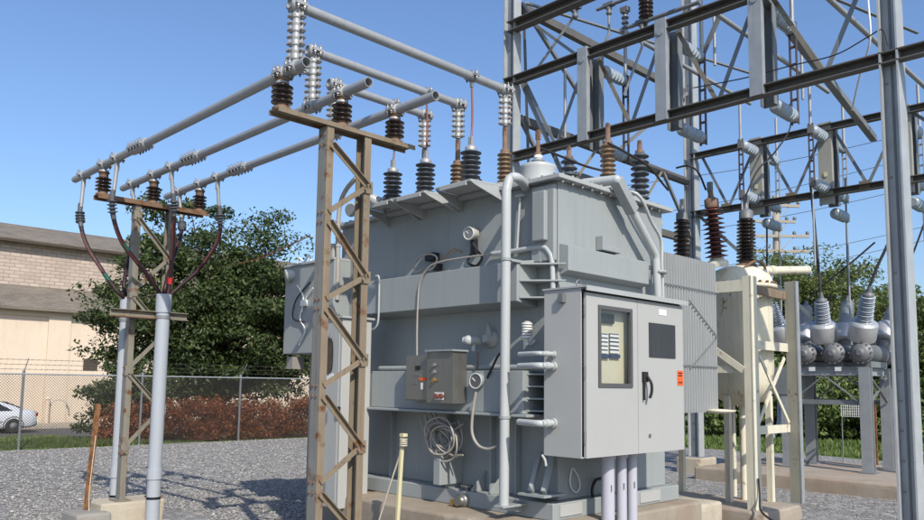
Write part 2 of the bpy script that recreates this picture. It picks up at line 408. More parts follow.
def thing(name, label, cat, loc=(0, 0, 0), group=None):
    o = bpy.data.objects.new(name, None); col.objects.link(o); o.location = loc; o.empty_display_size = .1
    o['label'] = label; o['category'] = cat; ORIGIN[o.name] = Vector(loc)
    if group: o['group'] = group
    return o
def tag(o, label, cat, group=None, kind=None):
    if label: o['label'] = label
    if cat: o['category'] = cat
    if group: o['group'] = group
    if kind: o['kind'] = kind
    return o
def structure(o): o['kind'] = 'structure'; return o
def dup(root, loc, label, group=None):
    def rec(o, parent):
        c = o.copy(); col.objects.link(c)
        if parent: c.parent = parent
        for ch in [x for x in bpy.data.objects if x.parent == o]: rec(ch, c)
        return c
    r = rec(root, None); r.location = loc; r['label'] = label
    if group: r['group'] = group
    return r
def spline(pts, n=8):
    pts = [Vector(p) for p in pts]; P = [pts[0]*2-pts[1]]+pts+[pts[-1]*2-pts[-2]]; o = []
    for i in range(1, len(P)-2):
        a, b, c, d = P[i-1:i+3]
        for k in range(n):
            t = k/n; o.append(.5*((2*b)+(c-a)*t+(2*a-5*b+4*c-d)*t*t+(3*b-a-3*c+d)*t**3))
    return o+[pts[-1]]
def sheds(h, r_core, r_shed, n, alt=1.0, taper=1.0, thin=False):
    """insulator profile of n sheds over height h"""
    pr = []; st = h/n
    for i in range(n):
        k = 1-(1-taper)*i/max(1, n-1); R = (r_shed if i % 2 == 0 else r_shed*alt)*k; c = r_core*k; z = i*st
        if thin: pr += [(z, c), (z+st*.42, c), (z+st*.58, R*.98), (z+st*.66, R), (z+st*.74, R*.98), (z+st*.92, c)]
        else: pr += [(z, c), (z+st*.22, c), (z+st*.34, R*.99), (z+st*.44, R), (z+st*.92, c*1.05)]
    return pr+[(h, r_core*taper)]

# ------------------------------------------------------------------ ground
def ground():
    # yard level at 0, falling past the fence to a street 0.6 m lower
    me = MB(); ys = [-400, 22.2, 25.4, 35.0, 60, 900]; zs = [-.03, -.03, -.05, -.64, -.64, -.64]
    xs = [-500, -60, 60, 1200]; n = len(xs)
    me.add([(x, y, z) for y, z in zip(ys, zs) for x in xs], [(k*n+i, k*n+i+1, (k+1)*n+i+1, (k+1)*n+i) for k in range(len(ys)-1) for i in range(n-1)])
    structure(me.build('ground', 'soil_grass', recalc=False))
    g = MB(); N = 60; pts = []
    edge = lambda y: 21.9+.35*math.sin(y*.9)+.2*math.sin(y*2.3)
    top = [(edge(-30+y*52/N), -30+y*52/N) for y in range(N+1)]
    back = [(22-x*1.0, 22.15+.14*math.sin(x*1.7)+.1*math.sin(x*.6)) for x in range(1, 60)]
    pts = top+back+[(-38, 22), (-38, -30)]
    g.add([(x, y, 0) for x, y in pts], [tuple(range(len(pts)))])
    structure(g.build('gravel_yard', 'gravel', recalc=False))
    rd = MB(); prof = [(25.4, -.035), (35.0, -.60), (41.6, -.60)]
    rd.add([(x, y, z) for y, z in prof for x in (-60, 11.9)]+[(-60, 25.4, -.3), (11.9, 25.4, -.3)], [(0, 1, 3, 2), (2, 3, 5, 4), (0, 6, 7, 1)])
    rd.add([(11.9, 35.0, -.60), (70, 35.0, -.60), (11.9, 41.6, -.60), (70, 41.6, -.60)], [(0, 1, 3, 2)])
    structure(rd.build('road', 'asphalt', recalc=False))
    structure(MB().span((-60, 41.6, -.75), (70, 44.3, -.46)).build('pavement', 'pavement'))
    # loose stones on the near gravel
    st = MB(); rnd = random.Random(3)
    for q_ in range(34000):
        y = rnd.uniform(2.4, 22) if q_ % 3 else rnd.uniform(6, 13); x = rnd.uniform(.22*y+.2, min(21.5, .62*y+1.2) if y > 9 else 21.5)
        if q_ % 3 == 0: x = rnd.uniform(.25*y+.2, .62*y+1.2)
        if (4.9 < x < 8.3 and 3.9 < y < 8.9) or (9.9 < x < 11.8 and 4.2 < y < 9.3) or (14.2 < x < 18 and 3.1 < y < 8.1) or (3.4 < x < 5 and 9.7 < y < 10.8): continue
        r = rnd.uniform(.010, .021)*(1.35 if rnd.random() < .1 else 1)*(1 if y < 13 else 1.25)
        a = rnd.uniform(0, PI); sx, sy, sz = r*rnd.uniform(.8, 1.4), r*rnd.uniform(.7, 1), r*rnd.uniform(.5, .8)
        vs = []
        for dx, dy, dz in ((1, 0, .2), (.1, 1, 0), (-1, .1, .1), (0, -1, .1), (.15, .1, 1), (-.1, 0, -1)):
            q = V3(dx*sx*rnd.uniform(.8, 1.2), dy*sy*rnd.uniform(.8, 1.2), dz*sz)
            q.rotate(Matrix.Rotation(a, 3, 'Z')); vs.append(q+V3(x, y, sz*.55))
        st.add(vs, [(0, 1, 4), (1, 2, 4), (2, 3, 4), (3, 0, 4), (1, 0, 5), (2, 1, 5), (3, 2, 5), (0, 3, 5)])
    tag(st.build('loose_gravel', 'stone', recalc=False), 'loose grey gravel stones scattered over the yard', 'gravel', kind='stuff')
    def blades(name, label, n, area, zf, h, seed):
        b = MB(); rnd = random.Random(seed)
        for _ in range(n):
            x, y = area(rnd); z = zf(x, y); hh = h*rnd.uniform(.5, 1.3)*(1+.5*math.sin(x*1.3+y*.7)); a = rnd.uniform(0, 2*PI); w_ = hh*.09+.008
            l = V3(rnd.gauss(0, .3)*hh, rnd.gauss(0, .3)*hh, hh); s = V3(math.cos(a)*w_, math.sin(a)*w_, 0)
            p = V3(x, y, z-.02); b.add([p-s, p+s, p+l*.6+s*.6, p+l*.6-s*.6, p+l+l*.1], [(0, 1, 2, 3), (3, 2, 4)])
        tag(b.build(name, 'grass_blade', recalc=False), label, 'grass', kind='stuff')
    def zl(x, y): return -.03 if y < 22.2 else -.035
    blades('verge_grass', 'short green verge grass between the wire fence and the street', 26000, lambda r: (r.uniform(3, 11.2), r.uniform(22.15, 25.5)), zl, .13, 4)
    blades('meadow_grass', 'uneven green grass beyond the right edge of the gravel yard', 60000, lambda r: (lambda y: (22.2+.5*math.sin(y)+abs(r.gauss(0, 4.5)), y))(r.uniform(3, 24)), lambda x, y: -.03, .19, 5)
ground()

# ------------------------------------------------------------------ foliage
def leaves(mb, rnd, c, rad, n, size, flat=.0):
    for _ in range(n):
        d = V3(rnd.gauss(0, 1), rnd.gauss(0, 1), rnd.gauss(0, 1))
        d = d.normalized()*(rnd.random()**.45)
        p = V3(c[0]+d.x*rad[0], c[1]+d.y*rad[1], c[2]+d.z*rad[2])
        nrm = (V3(rnd.gauss(0, .6), rnd.gauss(0, .6), rnd.gauss(.55, .5))+d*.5).normalized()
        a = nrm.cross(V3(rnd.gauss(0, 1), rnd.gauss(0, 1), rnd.gauss(0, 1))).normalized(); b = nrm.cross(a)
        s = size*rnd.uniform(.45, 1.35)
        mb.add([p-a*s, p-b*s*.45+nrm*s*.08, p+a*s, p+b*s*.45+nrm*s*.08], [(0, 1, 2, 3)])
def tree(label, base, h, rx, ry, z0, nclump, nleaf, size, mat, seed, cat='tree', group=None, clump=.22, trunk_r=.2):
    rnd = random.Random(seed); base = Vector(base)
    root = thing('tree' if cat == 'tree' else cat, label, cat, base, group)
    tr = MB(); cz = base.z+(z0+h)/2; hz = (h-z0)/2; tips = []
    top = base+V3(rnd.uniform(-.3, .3), rnd.uniform(-.3, .3), h*.8)
    mid = base+V3(rnd.uniform(-.2, .2), rnd.uniform(-.2, .2), h*.35)
    tr.path(spline([base-V3(0, 0, .1), mid, top], 6), [trunk_r*(1-.8*i/12) for i in range(13)], 9)
    cr = MB()
    for i in range(nclump):
        d = V3(rnd.gauss(0, 1), rnd.gauss(0, 1), rnd.gauss(0, 1)).normalized()
        k = rnd.uniform(.45, 1.0)
        env = 1.0+.16*math.sin(3.1*math.atan2(d.y, d.x)+seed)+.12*math.sin(5*d.z+seed*2)
        c = V3(base.x+d.x*rx*k*env, base.y+d.y*ry*k*env, cz+d.z*hz*k*env)
        if c.z < base.z+z0*.5+.1: c.z = base.z+z0+rnd.random()*.6
        rr = clump*h*rnd.uniform(.32, .75)
        leaves(cr, rnd, c, (rr*1.25, rr*1.25, rr*.62), int(nleaf*rnd.uniform(.6, 1.3)), size)
        if i % 3 == 0:
            s0 = base.lerp(top, rnd.uniform(.15, .8)); md = s0.lerp(c, .55)+V3(0, 0, rnd.uniform(0, .3))
            tr.path(spline([s0, md, c], 4), [trunk_r*.32*(1-.85*j/8) for j in range(9)], 6)
    tr.build('trunk', 'bark', root); cr.build('crown', mat, root, recalc=False)
    return root
def street_trees():
    tree('large dark green tree behind the hedge beside the cream warehouse', (13.8, 26.8, -.3), 8.05, 4.25, 3.4, .5, 300, 330, .085, 'leaf_dark', 11, clump=.17, trunk_r=.24)
    tree('low dark green bush at the left end of the red hedge', (9.35, 23.9, -.2), 2.7, 1.35, 1.0, .1, 70, 170, .065, 'leaf_dark', 12, 'bush', clump=.22, trunk_r=.06)
    # dead hedge behind the fence
    h = MB(); rnd = random.Random(21)
    x = 8.7
    while x < 24:
        for k in range(12):
            c = (x+rnd.uniform(-.3, .3), 23.1+rnd.uniform(-.45, .5), rnd.uniform(.02, 1.14)+.03*math.sin(x*1.7)); r = rnd.uniform(.18, .34)
            leaves(h, rnd, c, (r*1.2, r*1.1, r), 120, .045)
        x += .28
    root = thing('hedge', 'dead reddish brown hedge running along the far wire fence', 'hedge', (14, 23.1, 0))
    st = MB()
    for i in range(60):
        x = 9.7+i*.238; st.path([(x, 23.1, -.25), (x+rnd.uniform(-.1, .1), 23.1+rnd.uniform(-.2, .2), .5), (x+rnd.uniform(-.25, .25), 23.1+rnd.uniform(-.4, .4), 1.0)], [.018, .012, .006], 5)
    h.build('foliage', 'leaf_red', root, recalc=False); st.build('stems', 'bark', root)
street_trees()
def right_trees():
    def at(px, dist, z=-.05):
        d = ray(px, 395); d.z = 0; d.normalize(); return V3(d.x*dist, d.y*dist, z)
    tree('tall leafy tree behind the circuit breaker, its crown above the bushings', at(812, 37), 8.3, 2.7, 2.7, 1.4, 165, 190, .085, 'leaf_right', 31, group='trees beyond the yard', clump=.15)
    tree('leafy green tree standing just left of the foreground steel column', at(868, 40), 7.2, 2.4, 2.4, 1.0, 140, 180, .085, 'leaf_right', 32, group='trees beyond the yard', clump=.15)
    tree('dark green tree showing right of the foreground steel column', at(934, 31), 5.8, 2.0, 2.0, .8, 110, 160, .085, 'leaf_right', 33, group='trees beyond the yard', clump=.17)
    tree('small green tree seen low behind the cream breaker frame', at(768, 38), 4.6, 2.0, 2.0, .8, 90, 160, .085, 'leaf_right', 34, group='trees beyond the yard', clump=.18)
    labs = ['round green shrub in the gap beside the ribbed radiator', 'green shrub low behind the cream steel frame', 'broad green shrub under the breaker frame, beside the cream frame',
            'bushy green shrub seen between the middle breaker legs', 'green shrub behind the mesh panel on the orange post', 'tall green shrub beside the foreground column, near the breaker', 'green shrub at the right edge past the foreground column']
    for i, px in enumerate((712, 752, 795, 830, 858, 892, 930)):
        tree(labs[i], at(px, 29+(i % 3)*1.2, -.05), 2.5+.5*(i % 2), 1.8, 1.5, .1, 62, 150, .085, 'leaf_shrub', 40+i, 'shrub', 'shrubs at the back of the meadow', clump=.24, trunk_r=.05)
right_trees()

# ------------------------------------------------------------------ warehouse
def warehouse():
    yw = 44.46; x0, x1 = -25, 52
    r = thing('warehouse', 'long cream warehouse with a brick clerestory and two grey shingle roofs', 'warehouse', (14, yw, -.5))
    z = lambda py, y, px=60: AY(px, py, y).z
    zt = z(309.5, yw); yb = 47.6; zb = AY(60, 288.5, yb).z; ze = AY(60, 245, yb).z+.05
    MB().span((x0, yw+.12, -.7), (x1, yw+3.1, zt)).build('wall', 'stucco', r)
    # pilasters and panel heads standing proud of the recessed panels
    p1 = AY(56.5, 380, yw).x; step = 8.6
    pl = []
    k = -4
    while p1+k*step < x1-1:
        x = p1+k*step
        pl.append(x); MB().span((x-.55, yw, -.66), (x+.55, yw+.118, zt-.02)).build('pilaster', 'stucco', r); k += 1
    hd = MB()
    for a, b in zip(pl, pl[1:]): hd.span((a+.55, yw+.002, zt-.42), (b-.55, yw+.118, zt-.025))
    hd.build('panel_head', 'stucco', r)
    # side aisle roof
    a = MB(); e0, e1 = yw-.45, yb
    a.add([(x0, e0, zt-.02), (x1, e0, zt-.02), (x1, e1, zb), (x0, e1, zb), (x0, e0, zt-.17), (x1, e0, zt-.17), (x1, e1, zb-.15), (x0, e1, zb-.15)],
          [(0, 1, 2, 3), (7, 6, 5, 4), (0, 4, 5, 1), (1, 5, 6, 2), (3, 2, 6, 7), (0, 3, 7, 4)])
    a.build('aisle_roof', 'shingle', r)
    MB().span((x0, yb+.01, zb-.4), (x1, yb+6, ze)).build('brick_wall', 'brick', r)
    t = MB(); yr = yb+5.0; zr = AY(60, 230.5, yr).z
    t.add([(x0, yb-.5, ze-.05), (x1, yb-.5, ze-.05), (x1, yr, zr), (x0, yr, zr), (x0, yb-.5, ze-.25), (x1, yb-.5, ze-.25), (x1, yr, zr-.2), (x0, yr, zr-.2)],
          [(0, 1, 2, 3), (7, 6, 5, 4), (0, 4, 5, 1), (1, 5, 6, 2), (3, 2, 6, 7), (0, 3, 7, 4)])
    t.build('main_roof', 'shingle', r)
    g = MB(); g.span((x0, yb-.58, ze-.26), (x1, yb-.5, ze-.12)); g.build('eave_gutter', 'bark', r)
    # blocked window in the panel behind the tree
    wn = MB(); a, b = AY(83, 380, yw).x, AY(97, 380, yw).x; wn.span((a, yw+.06, AY(88, 369, yw).z-.05), (b, yw+.117, AY(88, 369, yw).z+.55)); wn.build('blocked_window', 'bark', r)
    rg = MB(); c = AY(58, 414, yw); rg.path([c+V3(.55*math.cos(t*PI/10), .02, .75*math.sin(t*PI/10)) for t in range(0, 11)], .03, 6, False); rg.build('wall_hoop', 'post_galv', r)
    sp = MB(); c = AY(46.5, 420, yw-.3); sp.tube((c.x, yw-.3, -.5), (c.x, yw-.3, .75), .11, .11, 10); sp.lathe((c.x, yw-.3, .75), (0, 0, 1), [(0, .14), (.06, .14), (.15, .05)], 10); sp.build('standpipe', 'stucco', r)
warehouse()

# ------------------------------------------------------------------ parked car
def car():
    xr = 11.25; L = 4.75; yc = 39.4; hw = .9; z0 = -.6
    r = thing('parked_car', 'silver saloon car parked on the street before the cream warehouse', 'car', (xr-L/2, yc, z0))
    def sec(x, zb, zs, zt, w_, wt): # rounded half section mirrored
        pts = [(w_*.90, zb), (w_*.985, zb+.12), (w_, (zb+zs)/2), (w_*.985, zs-.06), (w_*.93, zs), (wt, zt-.04), (wt*.86, zt)]
        return [V3(x, yc-a, z0+b) for a, b in pts]+[V3(x, yc+a, z0+b) for a, b in reversed(pts)]
    def loft(secs):
        b = MB(); n = len(secs[0]); vs = [p for s in secs for p in s]
        b.add(vs, [(k*n+i, k*n+(i+1) % n, (k+1)*n+(i+1) % n, (k+1)*n+i) for k in range(len(secs)-1) for i in range(n)], True)
        b.add(secs[0], [tuple(range(n))]); b.add(secs[-1], [tuple(range(n))]); return b
    S = [(0, .42, .72, .80, .62, .5), (.06, .30, .88, .97, .80, .66), (.35, .24, .98, 1.03, .885, .74), (.75, .22, .96, 1.05, .9, .76), (1.3, .20, .93, 1.0, .9, .78),
         (2.4, .20, .90, .94, .9, .78), (3.2, .20, .88, .92, .9, .78), (3.9, .21, .82, .90, .89, .74), (4.4, .24, .72, .80, .84, .66), (4.68, .30, .60, .68, .72, .5), (4.75, .36, .52, .58, .6, .4)]
    loft([sec(xr-d, *q) for d, *q in S]).build('body', 'car_paint', r)
    cab = [(.55, .93, .96, 1.02, .72, .66), (.95, .93, .97, 1.21, .76, .60), (1.45, .93, .97, 1.37, .78, .57), (2.1, .90, .94, 1.43, .78, .56), (2.7, .88, .92, 1.38, .78, .56), (3.15, .86, .9, 1.18, .77, .6), (3.55, .84, .88, .93, .74, .62)]
    loft([sec(xr-d, *q) for d, *q in cab]).build('cabin', 'car_paint', r)
    for s in (-1, 1):
        for name, pts in (('side_window', [(1.05, 1.0), (1.55, 1.29), (1.95, 1.33), (1.95, .97)]), ('side_window', [(2.0, .97), (2.0, 1.33), (2.6, 1.28), (3.05, 1.05), (3.2, .93)])):
            q = []
            for d, z in pts:
                k = (z-.93)/.47; q.append(V3(xr-d, yc+s*(.80-.20*k), z0+z))
            MB().prism(q, (0, s*.02, .004)).build(name, 'car_glass', r)
    MB().prism([V3(xr-.62, yc-.6, z0+1.06), V3(xr-.62, yc+.6, z0+1.06), V3(xr-1.3, yc+.48, z0+1.36), V3(xr-1.3, yc-.48, z0+1.36)], (.03, 0, .03)).build('rear_window', 'car_glass', r)
    for d in (1.0, 3.82):
        for s in (-1, 1):
            wh = MB().lathe((xr-d, yc+s*.72, z0+.33), (0, s, 0), [(0, .24), (.01, .31), (.05, .335), (.17, .335), (.2, .31), (.2, .22)], 26).build('wheel', 'tyre', r)
            rm = MB().lathe((xr-d, yc+s*.905, z0+.33), (0, s, 0), [(0, .20), (.012, .215), (.02, .05), (.03, .04)], 20); 
            rm.build('rim', 'dark_steel', wh)
            ar = MB(); ar.path([(xr-d+.40*math.cos(t*PI/12), yc+s*.895, z0+.33+.40*math.sin(t*PI/12)) for t in range(-1, 14)], .018, 6); ar.build('wheel_arch', 'black', r)
    for s in (-1, 1):
        MB().box((xr-.06, yc+s*.66, z0+.82), (.10, .34, .16)).build('tail_lamp', 'red_lens', r, bevel=.02)
    MB().span((xr-.0, yc-.7, z0+.32), (xr+.05, yc+.7, z0+.52)).build('bumper', 'car_paint', r, bevel=.03)
    for z in (.50,): MB().span((xr-3.4, yc-.915, z0+z), (xr-1.4, yc-.895, z0+z+.02)).build('side_trim', 'black', r)
    for d in (2.02,): MB().box((xr-d-.32, yc-.9, z0+.83), (.18, .03, .03)).build('door_handle', 'car_paint', r)
car()

# ------------------------------------------------------------------ chain-link fence
def fence():
    yf = 22.1; x0, x1 = -3.1, 30.5; ht = 1.92
    r = thing('chain_link_fence', 'grey chain link fence with barbed wire along the far side', 'fence', (x0, yf, 0))
    wires = MB(); s = .072; n = int((x1-x0)/s); tl = ht-.08
    for i in range(-int(tl/s), n):
        for d in (1, -1):
            a, b = x0+i*s, x0+i*s+tl
            za, zb = .05, .05+tl
            if a < x0: za += x0-a; a = x0
            if b > x1: zb -= b-x1; b = x1
            if d < 0: a, b = x0+x1-a, x0+x1-b
            y = yf+.004*d; h = .0042
            k = V3(1*d, 0, 1).normalized(); sd = V3(-k.z, 0, k.x)*h
            p, q = V3(a, y, za), V3(b, y, zb)
            wires.add([p-sd, p+sd, p+V3(0, h*1.6, 0), q-sd, q+sd, q+V3(0, h*1.6, 0)], [(0, 1, 4, 3), (1, 2, 5, 4), (2, 0, 3, 5)])
    wires.build('mesh', 'fence', r, recalc=False)
    x = 6.05
    while x-3.05 > x0: x -= 3.05
    rail = MB().tube((x0, yf+.03, ht), (x1, yf+.03, ht), .021, n=8); rail.build('top_rail', 'post_galv', r)
    MB().tube((x0, yf, .06), (x1, yf, .06), .005, n=5).build('tension_wire', 'fence', r)
    bw = MB(); rnd = random.Random(2)
    for k in range(3):
        zz = ht+.12+.12*k; yy = yf-.07-.09*k
        bw.tube((x0, yy, zz), (x1, yy, zz), .005, n=5)
        q = x0
        while q < x1:
            bw.tube((q-.02, yy-.02, zz-.025), (q+.02, yy+.02, zz+.025), .004, n=4); q += .14
    bw.build('barbed_wire', 'fence', r)
    while x < x1:
        p = MB().tube((x, yf+.06, -.05), (x, yf+.06, ht+.05), .033, n=10); p.lathe((x, yf+.06, ht+.05), (0, 0, 1), [(0, .038), (.03, .038), (.05, .01)], 10)
        o = p.build('post', 'post_galv', r)
        MB().bar((x, yf+.05, ht+.05), (x, yf-.28, ht+.40), .03, .012, (1, 0, 0)).build('barb_arm', 'post_galv', o)
        x += 3.05
    # sign plate hung on the mesh
    MB().span((8.2, yf-.012, 1.35), (8.65, yf-.008, 1.5)).build('blank_plate', 'galv_light', r) if False else None
fence()

# ------------------------------------------------------------------ post insulators (one built, others copied)
INS_H = .30
def post_insulator(name, label, loc, group, n=4, h=INS_H):
    loc = Vector(loc); r = thing(name, label, 'insulator', loc, group)
    MB().lathe(loc, (0, 0, 1), [(0, .085), (.018, .085), (.02, .062), (.055, .058)], 16).build('base_cap', 'rust_cap', r)
    MB().lathe(loc+V3(0, 0, .05), (0, 0, 1), sheds(h-.115, .052, .098, n), 20).build('porcelain', 'porcelain', r)
    MB().lathe(loc+V3(0, 0, h-.068), (0, 0, 1), [(0, .056), (.05, .056), (.055, .07), (.068, .07)], 16).build('top_cap', 'rust_cap', r)
    return r
YS, YM = 10.237, 5.97
BX = [3.561, 4.212, 4.863]; BZ = 4.55; PR = .047
BUS = ['outer bus pipe', 'middle bus pipe', 'inner bus pipe']

# ------------------------------------------------------------------ rusty lattice stand (near) and cable riser stand (far)
def lattice(name, label, y, xa, xb, z0, zt, bx0, bx1, nodes, mat, beam_mat, beam, gmat, chw=.13, webmat='post_web'):
    r = thing(name, label, 'steel stand', ((xa+xb)/2, y, z0))
    for x, f in ((xa, 1), (xb, -1)):
        fl_ = MB().span((x, y-chw/2, z0), (x+f*.075, y-chw/2+.012, zt)), MB().span((x, y+chw/2-.012, z0), (x+f*.075, y+chw/2, zt))
        c = MB().span((x, y-chw/2+.0125, z0), (x+f*.012, y+chw/2-.0125, zt))
        # web on the outer side, flanges toward the middle; bolts on the outer web
        o = c.build('post', webmat, r)
        for q in fl_: q.build('flange', mat, o)
        bo = Bolts()
        for z, sd in nodes:
            if sd == (0 if f > 0 else 1):
                for dz in (-.045, .045):
                    for dy in (-.03, .03): bo.bolt((x-f*.001, y+dy, z+dz), (-f, 0, 0), .012, .012)
        if bo.v: bo.build('bolts', 'rust_cap', o)
        MB().span((x-.06 if f > 0 else x-.13, y-.12, z0), (x+.13 if f > 0 else x+.06, y+.12, z0+.015)).build('base_plate', mat, r)
    yf = y-chw/2
    pos = lambda s, z: V3(xa+.05 if s == 0 else xb-.05, yf-.016, z)
    for (z1, s1), (z2, s2) in zip(nodes, nodes[1:]):
        a, b = pos(s1, z1-.03), pos(s2, z2+.03)
        st_ = s2 == 1
        MB().angle(a, b, .05, .05 if st_ else .04, .008, (0, -1, 0), 1, 1 if st_ else -1).build('lacing_bar', mat, r)
    for z, s in nodes:
        if s == 1 or gmat is None:
            p = pos(s, z); g = MB().box((p.x+(.02 if s else -.02), yf-.008, z), (.10, .012, .12))
            for dx in (-.03, .03): g.bolt((p.x+dx, yf-.03, z+dx*.9), (0, -1, 0), .013, .012)
            g.build('gusset_plate', gmat or mat, r)
    w_, h_ = beam
    b = MB().span((bx0, y-w_/2, zt+h_-.014), (bx1, y+w_/2, zt+h_)).span((bx0, y-w_/2, zt+.001), (bx1, y-w_/2+.012, zt+h_-.0145)).span((bx0, y+w_/2-.012, zt+.001), (bx1, y+w_/2, zt+h_-.0145))
    b.build('top_beam', beam_mat, r)
    return r
def near_stand():
    xa, xb = AY(319, 132, YM+.07).x, AY(371.5, 142, YM-.07).x
    zt = 4.17
    nodes = []
    for py, s in ((140, 0), (187, 1), (217, 0), (277, 1), (304, 0), (360, 1), (391, 0), (447, 1), (488, 0), (537, 1)):
        x = xa+.06 if s == 0 else xb-.06; nodes.append((ZV(py, x, YM-.08), s))
    lattice('bus_support_stand', 'tall rusty tan lattice stand in front of the transformer', YM, xa, xb, .2, zt, AY(274, 107, YM).x, AY(410, 148, YM).x, nodes, 'rusty_post', 'rusty_post', (.17, .045), 'rusty_post', .14)
    tag(block((xa-.25, YM-.3, -.2), (xb+.25, YM+.3, .2)).build('concrete_footing', 'concrete', bevel=.02), 'weathered concrete footing under the tall rusty lattice stand', 'footing')
near_stand()
def cable_stand():
    xa, xb = AY(137, 212, YS).x-.04, AY(176, 216, YS).x-.05; zt = 4.09
    nodes = [(3.95, 0)]; s = 1; z = 3.42
    while z > .5: nodes.append((z, s)); s = 1-s; z -= .50
    r = lattice('cable_riser_stand', 'slim tan lattice stand carrying cable terminations by the far fence', YS, xa, xb, .28, zt, AY(96, 197, YS).x, AY(206, 214, YS).x, nodes, 'tan_post', 'brown_beam', (.18, .06), None, .12)
    yc = YS-.09
    a, b = AY(109, 312, yc), AY(186, 314, yc)
    MB().chan((a.x, yc-.02, a.z), (b.x, yc-.02, a.z), .06, .10, .01, (0, 0, 1), 1).build('cable_tray_bar', 'tan_post', r)
    MB().span((a.x, yc-.2, a.z-.06), (xa+.35, yc-.03, a.z-.045)).build('shelf_plate', 'brown_beam', r)
    pd = block((xa-.26, YS-.165, -.2), (xb+.04, YS+.40, .28)); tag(pd.build('concrete_footing', 'concrete_light', bevel=.02), 'pale concrete footing under the slim cable riser stand', 'footing')
    return xa, xb
SXA, SXB = cable_stand()

ins0 = post_insulator('post_insulator', 'dark brown post insulator under the outer bus pipe, far cable stand', (BX[0], YS, BZ-PR-.015-INS_H-.02), 'post insulators on the cable stand')
gz = 4.06+.09
ins0.location.z = gz
for i in (1, 2): dup(ins0, (BX[i], YS, gz), 'dark brown post insulator under the %s, far cable stand' % BUS[i], 'post insulators on the cable stand')
zi = 4.14+.075
for i in range(3): dup(ins0, (BX[i], YM, zi), 'dark brown post insulator under the %s, on the rusty lattice stand' % BUS[i], 'post insulators on the lattice stand')

# ------------------------------------------------------------------ bus pipes, clamps, couplers
def clamp(mb, bolts, c, ax, r, w=.09, rows=1):
    """split clamp around a tube: two half blocks and studs with nuts"""
    c = Vector(c); ax = Vector(ax); side = ax.cross(V3(0, 0, 1)).normalized() if abs(ax.z) < .9 else V3(1, 0, 0)
    up = side.cross(ax).normalized()
    mb.lathe(c-ax*w/2, ax, [(0, r+.006), (.008, r+.016), (w-.008, r+.016), (w, r+.006)], 14)
    R = Matrix((ax, side, up)).transposed()
    mb.box(c+side*(r+.022), (w*.92, .04, .028), R); mb.box(c-side*(r+.022), (w*.92, .04, .028), R)
    for k in range(rows):
        off = (k-(rows-1)/2)*w/max(rows, 1)
        for s in (-1, 1):
            p = c+side*s*(r+.026)+ax*off
            bolts.tube(p-up*.05, p+up*.062, .008, n=6); bolts.bolt(p+up*.014, up, .016, .02); bolts.bolt(p-up*.034, up, .016, .02)
def connector(p0, p1, r, parent, side=None, blocks=4, ends=True):
    """vertical string of bolted cast couplings"""
    p0, p1 = Vector(p0), Vector(p1); ax = (p1-p0).normalized(); L = (p1-p0).length
    o = V3(1, -1, 0).normalized(); o2 = V3(1, 1, 0).normalized()
    MB().tube(p0, p1, r, n=14).build('core_tube', 'alu', parent)
    w_ = L/blocks
    for k in range(blocks):
        mb, bt = MB(), Studs()
        c = p0+ax*(w_*(k+.5)); hh = w_*.84
        mb.lathe(c-ax*hh/2, ax, [(0, r+.003), (.006, r+.009), (hh*.42, r+.009), (hh*.46, r+.006), (hh*.54, r+.006), (hh*.58, r+.009), (hh-.006, r+.009), (hh, r+.003)], 14)
        R = Matrix((o, o2, ax)).transposed()
        mb.box(c+o*(r+.012), (.03, .034, hh*.96), R); mb.box(c-o*(r+.012), (.03, .034, hh*.96), R)
        h = mb.build('coupling', 'alu_bright', parent, bevel=.003)
        for q in (-.3, .3):
            for s in (-1, 1):
                p = c+o*s*(r+.016)+ax*(q*hh)
                bt.tube(p-o2*.045, p+o2*.045, .008, n=6); bt.bolt(p+o2*.016, o2, .015, .018); bt.bolt(p-o2*.034, o2, .015, .018)
                bt.bolt(p, o*s, .013, .030)
        bt.build('bolts', 'bolt', h)
YFAR = 11.32; YNEAR = [5.589, 5.56, 5.359]
RISY = [5.774, 6.484, 7.05]; PZ = 5.12; XEND = [6.30, 6.25, 6.22]
